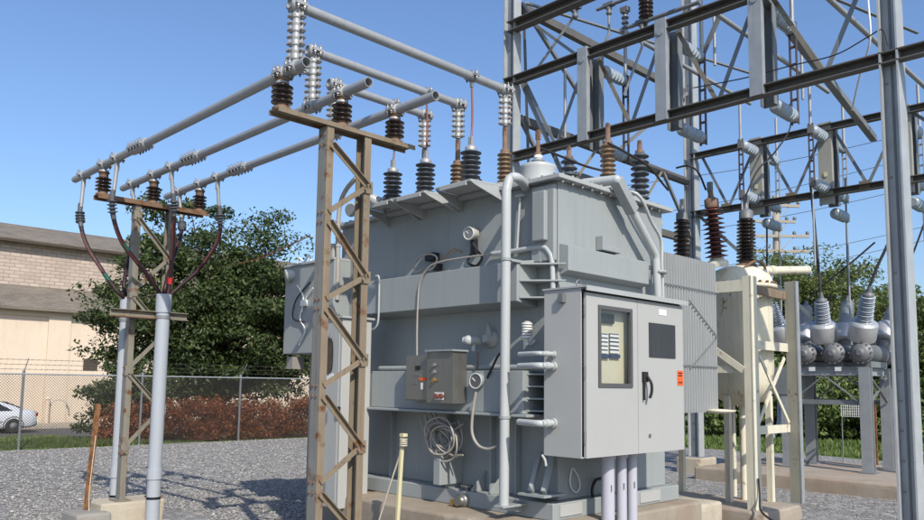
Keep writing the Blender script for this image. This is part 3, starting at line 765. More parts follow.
def buses():
    for i in range(3):
        x = BX[i]
        r = thing('bus_pipe', ['outermost grey bus pipe running from the cable stand to the lattice stand', 'middle grey bus pipe running from the cable stand to the lattice stand', 'innermost grey bus pipe running from the cable stand, nearest the transformer'][i], 'bus pipe', (x, YM, BZ), 'long bus pipes')
        MB().pipe((x, YNEAR[i], BZ), (x, YFAR, BZ), PR, .006).build('tube', 'alu', r)
        MB().tube((x, YFAR-.01, BZ), (x, YFAR+.012, BZ), PR-.002).build('end_cap', 'alu', r)
        for y, rows, w_ in ((YS, 1, .09), (YM, 2, .12)):
            a, b = MB(), Studs(); clamp(a, b, (x, y, BZ), (0, 1, 0), PR, w_, rows)
            a.lathe((x, y, BZ-PR-.05), (0, 0, 1), [(0, .06), (.02, .06), (.03, .03), (.05, .03)], 12)
            c = a.build('clamp', 'alu_bright', r); b.build('bolts', 'bolt', c)
        y = YP([140, 193, 240][i], x, BZ)
        a, b = MB(), Studs(); clamp(a, b, (x, y, BZ), (0, 1, 0), PR, .42, 5); c = a.build('splice', 'alu_bright', r); b.build('bolts', 'bolt', c)
        a, b = MB(), Studs(); clamp(a, b, (x, RISY[i], BZ), (0, 1, 0), PR, .12, 2); c = a.build('clamp', 'alu_bright', r); b.build('bolts', 'bolt', c)
    for i in range(3):
        y = RISY[i]
        r = thing('riser_pipe', ['bolted aluminium riser at the open end of the outer bus pipe', 'bolted aluminium riser on the middle bus pipe', 'bolted aluminium riser on the inner bus pipe, behind the others'][i], 'riser', (BX[i], y, BZ), 'bolted risers above the lattice stand')
        connector((BX[i], y, BZ+PR+.01), (BX[i], y, PZ-.005), .036, r, blocks=4)
        a, b = MB(), Studs(); clamp(a, b, (BX[i], y, PZ), (1, 0, 0), PR, .13, 2); c = a.build('top_clamp', 'alu_bright', r); b.build('bolts', 'bolt', c)
        r = thing('bus_pipe', ['topmost grey cross pipe from the outer riser to the first bushing', 'second grey cross pipe, running to the middle brown bushing', 'lowest grey cross pipe, shortest in view, to the third bushing'][i], 'bus pipe', (BX[i], y, PZ), 'cross pipes to the transformer')
        MB().pipe((BX[i]-.08, y, PZ), (XEND[i]+.10, y, PZ), PR, .006).build('tube', 'alu', r)
        xd = [5.76, 5.745, 5.731][i]
        a, b = MB(), Studs(); clamp(a, b, (xd, y, PZ), (1, 0, 0), PR, .07, 1); a.box((xd, y, PZ-PR-.04), (.03, .03, .07)); c = a.build('tap_clamp', 'galv', r); b.build('bolts', 'bolt', c)
        r = thing('drop_connector', 'bolted aluminium drop connector from the %s cross pipe to its bushing' % ['topmost', 'second', 'lowest'][i], 'connector', (XEND[i], y, PZ), 'drop connectors at the bushings')
        connector((XEND[i], y, 4.70), (XEND[i], y, PZ-PR), .032, r, blocks=3)
        a, b = MB(), Studs(); clamp(a, b, (XEND[i], y, PZ), (1, 0, 0), PR, .14, 2); c = a.build('top_clamp', 'alu_bright', r); b.build('bolts', 'bolt', c)
buses()

# ------------------------------------------------------------------ conduits and power cables on the riser stand
def conduits():
    y1 = YS-.26; p = AY(164, 296, y1); x1 = p.x; zt = p.z
    y2 = YS+.20; q = AY(126.5, 299, y2); x2 = q.x; z2 = q.z
    for x, y, zz, r0, lab in ((x1, y1, zt, .085, 'fat grey plastic conduit on the near side of the cable stand'), (x2, y2, z2, .066, 'grey plastic conduit behind the left post of the cable stand')):
        r = thing('conduit', lab, 'conduit', (x, y, 0), 'cable conduits on the riser stand')
        MB().pipe((x, y, -.05), (x, y, zz), r0, .008, 24).build('tube', 'pvc', r)
        MB().pipe((x, y, zz-.22), (x, y, zz+.02), r0+.012, .012, 24).build('bell_end', 'pvc', r)
        MB().pipe((x, y, .55), (x, y, .68), r0+.011, .011, 24).build('coupling', 'pvc', r)
        MB().pipe((x, y, zz-.30), (x, y, zz-.26), r0+.008, .008, 24).build('strap', 'galv', r)
        MB().pipe((x, y, .30), (x, y, .33), r0+.003, .003, 24).build('band', 'rubber', r)
    t1, t2 = V3(x1, y1, zt), V3(x2, y2, z2)
    # bus index, tap px, goes to conduit, offset, tape
    spec = [(0, 84, [(80, 216), (86, 243), (102, 270), (116, 290)], t2, (0, -.03), 'green_tape', .66, 'leftmost black and red power cable, looping down from the outer bus pipe end'),
            (0, 117.5, [(112, 205), (120, 238), (137, 262), (154, 284)], t1, (-.035, 0), 'green_tape', .45, 'power cable with a green band curving from the outer bus pipe'),
            (1, 133, [(136, 215), (132, 240), (128, 262), (124, 285)], t2, (.02, .02), None, 0, 'power cable hanging from the far end of the middle bus pipe'),
            (1, 172, [(174, 205), (173.5, 232), (172, 258), (170, 282)], t1, (.04, -.01), 'red_tape', .78, 'straight black power cable with a red band beside the conduit'),
            (2, 180, [(182, 225), (180, 238), (172, 262), (166, 284)], t1, (.0, .035), None, 0, 'short power cable from the far end of the inner bus pipe'),
            (2, 218, [(220, 218), (218, 240), (200, 268), (178, 288)], t1, (.045, .02), None, 0, 'rightmost power cable, looping left from the inner bus pipe into the conduit')]
    for i, px, pts, t, off, tape, tk, lab in spec:
        y = YP(px, BX[i], BZ); p = V3(BX[i], y, BZ)
        r = thing('power_cable', lab, 'cable', p, 'power cables on the riser stand')
        a, b = MB(), Studs(); clamp(a, b, p, (0, 1, 0), PR, .08, 1); a.box(p-V3(0, 0, PR+.06), (.05, .035, .12))
        c = a.build('clamp', 'alu_bright', r); b.build('bolts', 'bolt', c)
        n = len(pts); P = [p-V3(0, 0, .12)]
        for k, (qx, qy) in enumerate(pts):
            f = min(1, (k+.0)/(n-1)); yy = y+(t.y+off[1]-y)*(f**1.0)
            if k == 0: yy = y+(t.y-y)*.04
            P.append(AY(qx, qy, yy))
        P += [V3(t.x+off[0], t.y+off[1], t.z-.05), V3(t.x+off[0], t.y+off[1], t.z-.3)]
        S = spline(P, 10)
        # lug, stress cone with sheds, then jacket
        lug = MB().path(spline([p-V3(0, 0, .10), P[0]*.6+P[1]*.4, P[0].lerp(P[1], .72)], 4), .024, 10); lug.build('lug', 'alu_bright', r)
        i0 = 6; st = MB(); st.path(S[i0:i0+9], .031, 10)
        for k in (i0+3, i0+4, i0+5, i0+6):
            d = (S[k+1]-S[k-1]).normalized(); st.lathe(S[k]-d*.012, d, [(0, .032), (.006, .062), (.014, .060), (.026, .03)], 14)
        st.build('stress_cone', 'grey_boot', r)
        MB().path(S[i0+7:], .027, 10).build('jacket', 'cable', r)
        gp = MB(); gp.path(S[i0+10:i0+26], .010, 6); gpo = MB()
        for k in range(len(gp.v)): gp.v[k] += V3(-.022, -.02, 0)
        gp.build('ground_strap', 'red_strap', r)
        if tape:
            k = int(tk*(len(S)-12)); MB().path(S[k:k+4], .030, 10).build('tape_band', tape, r)
conduits()

# ------------------------------------------------------------------ transformer
TX, TY = 5.95, 4.735; TR, TB = 7.86, 8.34; TT = 3.82; ZP = .56
LCY = AX(369, 440, TX-.37).y
def transformer():
    tp = 'tank_paint'
    r = thing('power_transformer', 'huge grey power transformer with ribbed tank walls and roof bushings', 'transformer', (TX+.9, TY+1.8, ZP))
    def part(name, mb, mat=tp, bevel=.006, parent=None): return mb.build(name, mat, parent or r, bevel)
    part('tank', MB().span((TX, TY, ZP+.16), (TR, TB, TT)))
    # base skid
    part('base_skid', MB().span((TX-.20, TY-.10, ZP), (TR+.12, TB+.1, ZP+.158)), bevel=.01)
    # cover with overhanging flange and bolts
    cv = MB().span((TX-.10, TY-.09, TT+.002), (TR+.10, TB+.09, TT+.045))
    cov = part('cover', cv, 'cover_paint', .004)
    bo = Bolts()
    y = TY; 
    while y < TB:
        bo.bolt((TX-.05, y, TT+.045), (0, 0, 1), .02, .022); y += .16
    x = TX
    while x < TR: bo.bolt((x, TY-.05, TT+.045), (0, 0, 1), .02, .022); bo.bolt((x, TY-.05, TT+.002), (0, 0, -1), .018, .03); x += .16
    part('bolts', bo, 'bolt', 0, cov)
    part('cover_box', MB().span((6.75, 5.05, TT+.05), (7.35, 5.95, TT+.22)), 'cover_paint', .01)
    # upper and lower stiffener boxes on the long (-X) side
    bx = TX-.31
    zt, zb = AX(375, 280.5, bx).z, AX(375, 313.5, bx).z
    yn = YP(517, bx, 2.9)
    b = MB().prism([(bx, yn, zb), (bx, yn, zt), (TX-.002, yn, zt+.05), (TX-.002, yn, zb-.04)], (0, LCY+.3-yn, 0))
    part('stiffener_box', b)
    # triangular end gussets of the upper box
    for k in range(3):
        z = zb+.03+(zt-zb-.06)*k/2
        part('end_gusset', MB().prism([(bx+.03, yn-.003, z), (TX-.002, yn-.003, z), (TX-.002, yn-.36, z)], (0, 0, .016)), bevel=.002)
    z2t, z2b = AX(420, 371, TX-.36).z, AX(420, 409, TX-.36).z
    yn2 = YP(527, TX-.30, 1.6)
    part('stiffener_box', MB().span((TX-.36, yn2, z2b), (TX-.002, LCY-.01, z2t)).span((TX-.42, yn2-.1, z2b-.03), (TX-.002, LCY-.01, z2b-.002)))
    for k in range(4):
        z = z2b+.02+(z2t-z2b-.06)*k/3
        part('end_gusset', MB().prism([(TX-.30, yn2-.003, z), (TX-.002, yn2-.003, z), (TX-.002, yn2-.3, z), (TX-.16, yn2-.3, z)], (0, 0, .016)), bevel=.002)
    # conduit along the top of the lower box
    part('cable_duct', MB().tube((TX-.24, yn2-.2, z2t+.035), (TX-.24, LCY-.01, z2t+.035), .028), bevel=0)
    # vertical ribs below and feet
    for px in (393, 449, 493, 518):
        y = YP(px, TX-.03, 1.0); part('rib', MB().span((TX-.075, y-.012, ZP+.16), (TX-.003, y+.012, z2b-.003)), bevel=.002)
    for px in (452, 478, 496):
        y = YP(px, TX-.12, .66); part('foot_gusset', MB().prism([(TX-.003, y, ZP+.16), (TX-.20, y, ZP+.16), (TX-.20, y, ZP+.19), (TX-.003, y, ZP+.36)], (0, .02, 0)), bevel=.002)
    fp = YP(440, TX-.30, .9); part('jacking_post', MB().span((TX-.34, fp-.04, ZP+.2), (TX-.003, fp+.06, 1.08)))
    # (-Y) end: front stiffener box, lifting block, base angle
    fy = TY-.11
    a0, a1 = AY(569, 245, fy), AY(649, 283, fy)
    x0 = AY(568.5, 245, fy).x
    part('stiffener_box', MB().prism([(x0, TY-.002, a0.z+.03), (x0, fy, a0.z), (x0, fy, AY(569, 270, fy).z), (x0, TY-.002, AY(569, 270, fy).z-.04)], (AY(649, 280, fy).x-x0, 0, 0)))
    lb = AY(607, 247, TY-.05); part('lifting_lug', MB().prism([(lb.x-.13, TY-.002, lb.z-.05), (lb.x-.13, TY-.002, lb.z+.10), (lb.x-.07, TY-.002, lb.z+.10), (lb.x-.05, TY-.002, lb.z), (lb.x+.2, TY-.002, lb.z), (lb.x+.2, TY-.002, lb.z-.05)], (0, -.09, 0)))
    # lifting bracket on the near corner
    for s, (w_, zz0, zz1) in enumerate(((.16, 3.02, 3.78), (.09, 3.22, 3.72))):
        y = TY+.17; part('lifting_bracket', MB().span((TX-.06-.06*s, y-w_, zz0), (TX-.004-.058*s, y+w_*.8, zz1)), bevel=.01)
    # arrester shelves: folded sheet brackets standing out from the cover, seen from below
    for i in range(3):
        y = RISY[i]; z = TT+.05; o = TX-.45
        sh = MB(); t = .02
        P = [(o, y-.26), (TX+.05, y-.36), (TX+.05, y+.31), (o, y+.27)]
        sh.prism([(x, q, z) for x, q in P], (0, 0, t))
        for q0, q1 in ((P[0], P[1]), (P[3], P[2])):
            sh.prism([(q0[0], q0[1], z), (q1[0], q1[1], z), (q1[0], q1[1], z-.19), (q0[0]+.06, q0[1]+(q1[1]-q0[1])*.1, z-.03)], (0, .014, 0))
        sh.bar((o, y-.2, z-.012), (o, y+.2, z-.012), .02, .045)
        part('arrester_shelf', sh, 'cover_paint', .003)
    # low-voltage bushings under the drop connectors
    def bushing(p, h, rs, rc, n, mat, cap='rust_cap', turret=.17, th=.12, axis=(0, 0, 1), top=.16, tmat=tp, taper=1.0):
        p = Vector(p); ax = Vector(axis).normalized()
        tu = MB().lathe(p, ax, [(0, turret), (th*.55, turret*.9), (th*.6, turret*1.05), (th*.85, turret*1.05), (th*.86, rc*1.5), (th, rc*1.3)], 20)
        o = tu.build('bushing', tmat, r)
        MB().lathe(p+ax*th, ax, sheds(h, rc, rs, n, taper=taper), 22).build('porcelain', mat, o)
        q = p+ax*(th+h)
        MB().lathe(q, ax, [(0, rc*.95*taper), (.03, rc*.95*taper), (.035, rc*.55), (top, rc*.5)], 14).build('metal_cap', cap, o)
        t = MB().box(q+ax*(top+.0), (.035, .05, .10)); t.tube(q+ax*top*.8, q+ax*(top+.06), .018, n=8); t.build('terminal', cap, o)
        return o
    for i in range(3): bushing((XEND[i], RISY[i], TT+.045), .36, .088, .055, 7, 'porcelain_tan', turret=.18, th=.17, top=.24)
    # neutral turret with white dome and its small bushing
    dx = AY(538, 180, 5.25)
    dm = V3(dx.x, 5.25, TT+.045)
    part('vent_turret', MB().lathe(dm, (0, 0, 1), [(0, .20), (.02, .21), (.06, .20), (.22, .19), (.25, .20), (.27, .16), (.30, .07)], 24), 'white_paint', 0)
    bushing((dm.x, dm.y, dm.z+.28), .05, .05, .04, 1, 'label_white', turret=.07, th=.05, top=.22)
    # high-voltage side: one tall brown bushing and two slate arresters on shelves over the far edge
    x = 7.6; y = YP(608, x, 4.3); zt_ = ZV(123, x, y); z0 = TT+.045
    bushing((x, y, z0), .52, .10, .06, 9, 'porcelain_tan', turret=.16, th=zt_-z0-.52-.26, top=.20, taper=.9)
    for px, pt in ((640, 141), (569, 147)):
        x = 8.28; y = YP(px, x, 4.3); zt_ = ZV(pt, x, y)
        part('arrester_shelf', MB().span((TR+.0, y-.2, TT-.01), (x+.2, y+.2, TT+.04)).prism([(TR+.01, y-.19, TT-.012), (x+.15, y-.19, TT-.012), (TR+.01, y-.19, TT-.25)], (0, .015, 0)), 'cover_paint', .003)
        bushing((x, y, TT+.042), zt_-TT-.042-.10-.16, .115, .06, 10, 'polymer', 'rust_cap', turret=.12, th=.10, top=.11)
    # white pipe from the turret down the side of the tank
    px_ = AZ(502, 500, ZP+.1); X, Y = TX-.46, 0
    Y = YP(505, X, 2.0); ztop = ZV(172, X, Y)
    pts = [(dm.x-.15, dm.y, TT+.14), ((dm.x+X)/2, (dm.y+Y)/2, ztop-.07), ((dm.x+3*X)/4, (dm.y+3*Y)/4, ztop-.03), (X+.03, Y-.005, ztop-.03), (X, Y, ztop-.12), (X, Y, ztop-.35)]
    pp = spline([V3(dm.x-.12, dm.y, ztop-.06), V3(X+.16, Y-.02, ztop-.04), V3(X+.05, Y, ztop-.06), V3(X, Y, ztop-.18)], 7)+[V3(X, Y, ztop-.4), V3(X, Y, ZV(505, X, Y))]
    vp = part('relief_pipe', MB().path(pp, .047, 18), 'white_paint', 0)
    for z in (1.52, 3.02):
        part('pipe_bracket', MB().span((X+.05, Y-.03, z-.03), (TX, Y+.03, z-.005)).pipe((X, Y, z-.03), (X, Y, z-.004), .056, .009), tp, 0)
    zf = ZV(505, X, Y); part('pipe_foot', MB().span((X-.075, Y-.06, zf-.02), (TX-.003, Y+.06, zf)).prism([(X-.05, Y, zf-.03), (TX-.12, Y, zf-.03), (TX-.12, Y, ZP+.02)], (0, .02, 0)), tp, .003)
    # relief pipes down the (-Y) end
    y_ = TY-.16
    def rp(px, r0, lst, mat='white_paint'):
        return part('drain_pipe', MB().path(spline(lst, 5), r0, 14), mat, 0)
    A, B_, C_ = AY(616, 180, y_), AY(656, 256, y_), AY(658, 300, y_)
    pts = [V3(A.x-.22, TY+.35, A.z-.0), V3(A.x-.02, y_+.1, A.z), A+V3(.03, 0, -.03)]
    part('drain_pipe', MB().tube(V3(A.x-.12, TY+.55, A.z+.03), A, .052, n=16).sphere(A, .054), 'white_paint', 0)
    part('drain_pipe', MB().box((A+B_)/2+(A-B_)*.30, (.115, .115, .42), (A-B_).to_track_quat('Z', 'Y').to_matrix()), tp, .01)
    part('drain_pipe', MB().path([A, A.lerp(B_, .5), B_.lerp(A, .05), B_, B_+(C_-B_)*.08, C_], .044, 16), 'white_paint', 0)
    A2, B2 = AY(637, 194, y_-.02), AY(661, 240, y_-.02); C2 = AY(663, 300, y_-.02)
    part('drain_pipe', MB().path(spline([A2+V3(-.05, .3, .05), A2, A2.lerp(B2, .6), B2, B2.lerp(C2, .4), C2], 5), .019, 12), 'white_paint', 0)
    q = AY(659, 272, y_-.0); part('pipe_flange', MB().lathe(q-V3(0, 0, .02), (0, 0, 1), [(0, .06), (.0, .085), (.035, .085), (.035, .06)], 16).box(q+V3(-.05, .05, .05), (.05, .1, .04)), tp, 0)
    # small pipe and elbow on the near corner
    xa = TX-.05
    e = [AX(px, py, xa) for px, py in ((492, 254), (515, 251), (541, 247), (549, 252), (552, 262), (553, 292))]
    part('small_pipe', MB().path(spline(e, 5), .026, 12), 'white_paint', 0)
    e = [AX(520, 196, xa), AX(517, 250, xa)]; part('small_pipe', MB().tube(e[0], e[1], .013, n=8).box(e[0], (.04, .10, .025)), 'white_paint', 0)
    e = [AX(537, 232, xa), AX(540, 244, xa), AX(541, 262, xa)]; part('small_pipe', MB().path(e, .012, 8), 'white_paint', 0)
    # dial thermometer, hanging conduit, sensors
    def dial(p, ax, rad, dep, name, ring, face):
        p = Vector(p); ax = Vector(ax).normalized()
        o = MB().lathe(p, ax, [(0, rad*.6), (.01, rad), (dep, rad), (dep+.012, rad*1.08), (dep+.02, rad*1.08), (dep+.02, rad*.88), (dep+.012, rad*.86)], 22).build(name, ring, r)
        MB().lathe(p+ax*(dep+.013), ax, [(0, rad*.84), (.002, rad*.84)], 20).build('dial_face', face, o)
        sd = ax.cross(V3(0, 0, 1)).normalized(); c = p+ax*(dep+.018)
        MB().bar(c, c+sd*rad*.5+V3(0, 0, rad*.4), .010, .003, ax).build('needle', 'label_white', o); return o
    g = AX(475, 234, TX-.02); dial(g, (-1, -.12, -.1), .068, .10, 'dial_gauge', 'dial', 'lamp_glass')
    part('gauge_bracket', MB().span((TX-.06, g.y-.03, g.z-.22), (TX-.003, g.y+.03, g.z-.06)), 'black', 0)
    g = AX(478, 381, TX-.37); dial(g+V3(.05, 0, 0), (-1, -.15, 0), .075, .09, 'dial_gauge', 'white_paint', 'frame_dark')
    s_ = AX(478, 341, TX-.1)
    o = part('pressure_sensor', MB().tube(s_+V3(-.12, 0, 0), s_+V3(.02, 0, 0), .045, n=14).tube(s_+V3(-.12, 0, 0), s_+V3(-.12, 0, .0)+V3(-.01, .07, 0), .042).tube(s_+V3(-.07, 0, -.03), s_+V3(-.07, 0, -.11), .022).sphere(s_+V3(-.12, .02, 0), .055), 'white_paint', 0)
    s2 = AX(491, 339, TX-.02); part('valve_cover', MB().lathe(s2+V3(.02, 0, 0), (-1, 0, 0), [(0, .09), (.03, .09), (.05, .05), (.12, .04)], 16).prism([s2+V3(-.02, -.05, .02), s2+V3(-.02, .05, .02), s2+V3(-.02, 0, .17)], (-.03, 0, 0)), 'tank_paint_light', 0)
    # louvred weather shield
    s3 = AX(527, 336, TX-.12); pr = []
    for k in range(6): pr += [(k*.026, .055), (k*.026+.018, .052), (k*.026+.019, .035), (k*.026+.026, .035)]
    part('louvred_sensor', MB().lathe(s3+V3(0, 0, -.02), (0, 0, 1), pr+[(.158, .045), (.165, .02)], 18).tube(s3-V3(0, 0, .09), s3-V3(0, 0, .01), .02).path([s3-V3(0, 0, .08), s3+V3(.06, .0, -.08), s3+V3(.12, 0, -.04)], .016, 8), 'label_white', 0)
    # drain valve at the foot
    v = AX(467, 500, TX-.16); 
    part('drain_valve', MB().tube(v+V3(.16, 0, 0), v+V3(-.06, 0, 0), .045).lathe(v+V3(-.06, 0, 0), (-1, 0, 0), [(0, .075), (.03, .075), (.03, .05), (.09, .05)], 14).tube(v, v+V3(0, 0, .13), .022).lathe(v+V3(0, 0, .13), (0, 0, 1), [(0, .02), (.005, .07), (.02, .07), (.025, .02)], 14), 'stainless', 0)
    part('valve_plug', MB().tube(v+V3(-.06, .08, -.02), v+V3(-.14, .08, -.02), .035), 'brass', 0)
    # thin conduits on the long side
    def thin(name, pts, rad=.012, mat='white_paint', x=None):
        return part(name, MB().path(spline([AX(a, b, x) for a, b in pts], 5), rad, 8), mat, 0)
    thin('thin_conduit', [(417, 356), (417, 330), (418, 300), (420, 283), (428, 268), (440, 262), (462, 258), (492, 254)], .010, 'hose', TX-.33)
    thin('thin_conduit', [(376, 276), (379, 278), (379, 300), (378, 322), (374, 329), (368, 330)], .012, 'white_paint', TX-.34)
    thin('capillary_loop', [(424, 268), (416, 272), (414, 264), (420, 257), (430, 254), (437, 258), (433, 268), (424, 272), (418, 283)], .012, 'hose', TX-.10)
    part('junction_block', MB().box(AX(432, 257, TX-.05), (.09, .16, .09)).box(AX(437, 267, TX-.05), (.09, .10, .07)), 'black', .01)
    thin('signal_cable', [(473, 243), (477, 250), (482, 258), (476, 266), (468, 262), (472, 252)], .014, 'black', TX-.08)
    thin('signal_cable', [(462, 252), (456, 250), (452, 250), (440, 262)], .008, 'brass', TX-.06)
    thin('signal_cable', [(476, 392), (473, 410), (472, 432), (478, 445), (488, 449), (497, 446)], .015, 'hose', TX-.44)
    thin('signal_cable', [(478, 352), (478, 362), (477, 370)], .01, 'dark_wire', TX-.40)
    thin('signal_cable', [(487, 378), (493, 366), (498, 356), (504, 350)], .012, 'dark_wire', TX-.38)
    # coupled conduits between the corner and the control cabinet
    cx0 = CABX
    for py, rad in ((354, .020), (366, .028), (423, .030)):
        b = AY(553, py, CABY1-.12); a = V3(b.x-.16, b.y, b.z)
        part('coupled_conduit', MB().tube(a, V3(cx0-.004, b.y, b.z), rad, n=14).tube(V3(cx0-.03, b.y, b.z), V3(cx0-.004, b.y, b.z), rad*1.45, n=14).tube(a.lerp(b, .25), a.lerp(b, .6), rad*1.25, n=12).path(spline([a, a+V3(-.02, .015, 0), a+V3(-.02, .08, 0), a+V3(.04, .30, 0)], 4), rad, 12), 'white_paint', 0)
    br = AX(527, 452, TX-.1)
    part('cabinet_bracket', MB().bar((TX-.05, TY+.18, 1.15), (TX-.28, TY+.10, .82), .04, .06).bar((TX-.02, TY+.05, 1.15), (TX-.25, TY-.03, .82), .04, .06).span((TX-.33, TY-.1, .78), (TX-.003, TY+.22, .80)), tp, 0)
    hp = thin('ground_loop', [(573, 466), (571, 478), (574, 488), (579, 492), (581, 484), (577, 474), (574, 467)], .007, 'label_white', TX-.004) if False else None
    gl = [AY(a, b, TY-.03) for a, b in ((572, 468), (570, 480), (572, 489), (577, 492), (580, 486), (578, 476), (573, 468))]
    part('wire_loop', MB().path(spline(gl, 5), .006, 6), 'label_white', 0)
    gl = [AY(a, b, TY-.06) for a, b in ((602, 478), (595, 481), (592, 492), (596, 502), (604, 503))]
    part('drain_handle', MB().path(spline(gl, 5), .016, 8), 'black', 0)
    # low corner plates, the sunlight on them put into paler paint
    for (ax_, ay_, bx_, by_) in ((560, 505, 582, 512), (640, 478, 660, 500)):
        a, b = AY(ax_, ay_, TY-.105), AY(bx_, by_, TY-.105)
        part('lit_skid_plate', MB().span((a.x, TY-.112, ZP+.03), (b.x, TY-.098, ZP+.14)), 'tank_paint_light', .003)
    # radiators on the far (+X) side
    RY = 4.86; rx1 = AY(716.5, 330, RY).x; zt_, zb_ = AY(716.5, 264, RY).z, AY(716.5, 412, RY).z; rx0 = TR+.22
    hd = MB().tube((TR, RY+.4, zt_-.12), (TR+.3, RY+.4, zt_-.12), .07).tube((TR, RY+.4, zb_+.12), (TR+.3, RY+.4, zb_+.12), .07)
    part('header_pipe', hd, tp, 0)
    nf = 21; sp = (rx1-rx0)/(nf-1)
    for k in range(nf):
        x = rx0+sp*k; f = MB(); t_ = .009
        pr = [(x-.004, RY), (x+.004, RY)]
        f.prism([(x-t_, RY+.02, zb_), (x-.004, RY, zb_), (x+.004, RY, zb_), (x+t_, RY+.02, zb_), (x+t_, RY+.60, zb_), (x-t_, RY+.60, zb_)], (0, 0, zt_-zb_))
        f.build('radiator_fin', 'radiator_grey', r)
    part('fin_header', MB().span((rx0-.02, RY+.05, zt_-.10), (rx1-.012, RY+.55, zt_-.03)).span((rx0-.02, RY+.05, zb_+.03), (rx1-.012, RY+.55, zb_+.10)), tp, 0)
    st = MB()
    for fz in (.30, .80): st.bar((rx0, RY-.010, zb_+(zt_-zb_)*fz), (rx1+.01, RY-.010, zb_+(zt_-zb_)*fz), .010, .010)
    zc = zb_+(zt_-zb_)*.5
    st.bar((rx1-.7, RY-.012, zc+.42), (rx1, RY-.012, zc), .010, .010).bar((rx1-.7, RY-.012, zc-.42), (rx1, RY-.012, zc), .010, .010)
    part('radiator_strap', st, 'galv', 0)
    return r
CABY0 = 4.735-.60; CABX = AY(584, 400, CABY0).x; CABXR = AY(684, 400, CABY0).x
CZ0, CZ1 = AY(585, 459, CABY0).z, AY(583, 287, CABY0).z; CABY1 = YP(544, CABX, 2.0)
transformer()
print('cab', CABX, CABXR, CABY0, CABY1, CZ0, CZ1)
def main_pad():
    a = AZ(436, 512.5, ZP)
    tag(block((TX-.02, 7.36, -.2), (TR+.25, TB+.3, ZP-.01)).build('concrete_pad', 'concrete', bevel=.02), 'set back end of the concrete plinth behind the tall grey cabinet', 'plinth')
    tag(block((a.x, TY-.32, -.2), (TR+.25, 7.35, ZP)).build('concrete_pad', 'concrete', bevel=.025), 'long concrete plinth carrying the big grey transformer', 'plinth')
    b = AZ(688, 500, .36); tag(block((b.x-.28, b.y-.32, -.2), (b.x+.32, b.y+.25, .36)).build('concrete_block', 'concrete_light', bevel=.03), 'small pale concrete block beside the right end of the plinth', 'block')
main_pad()

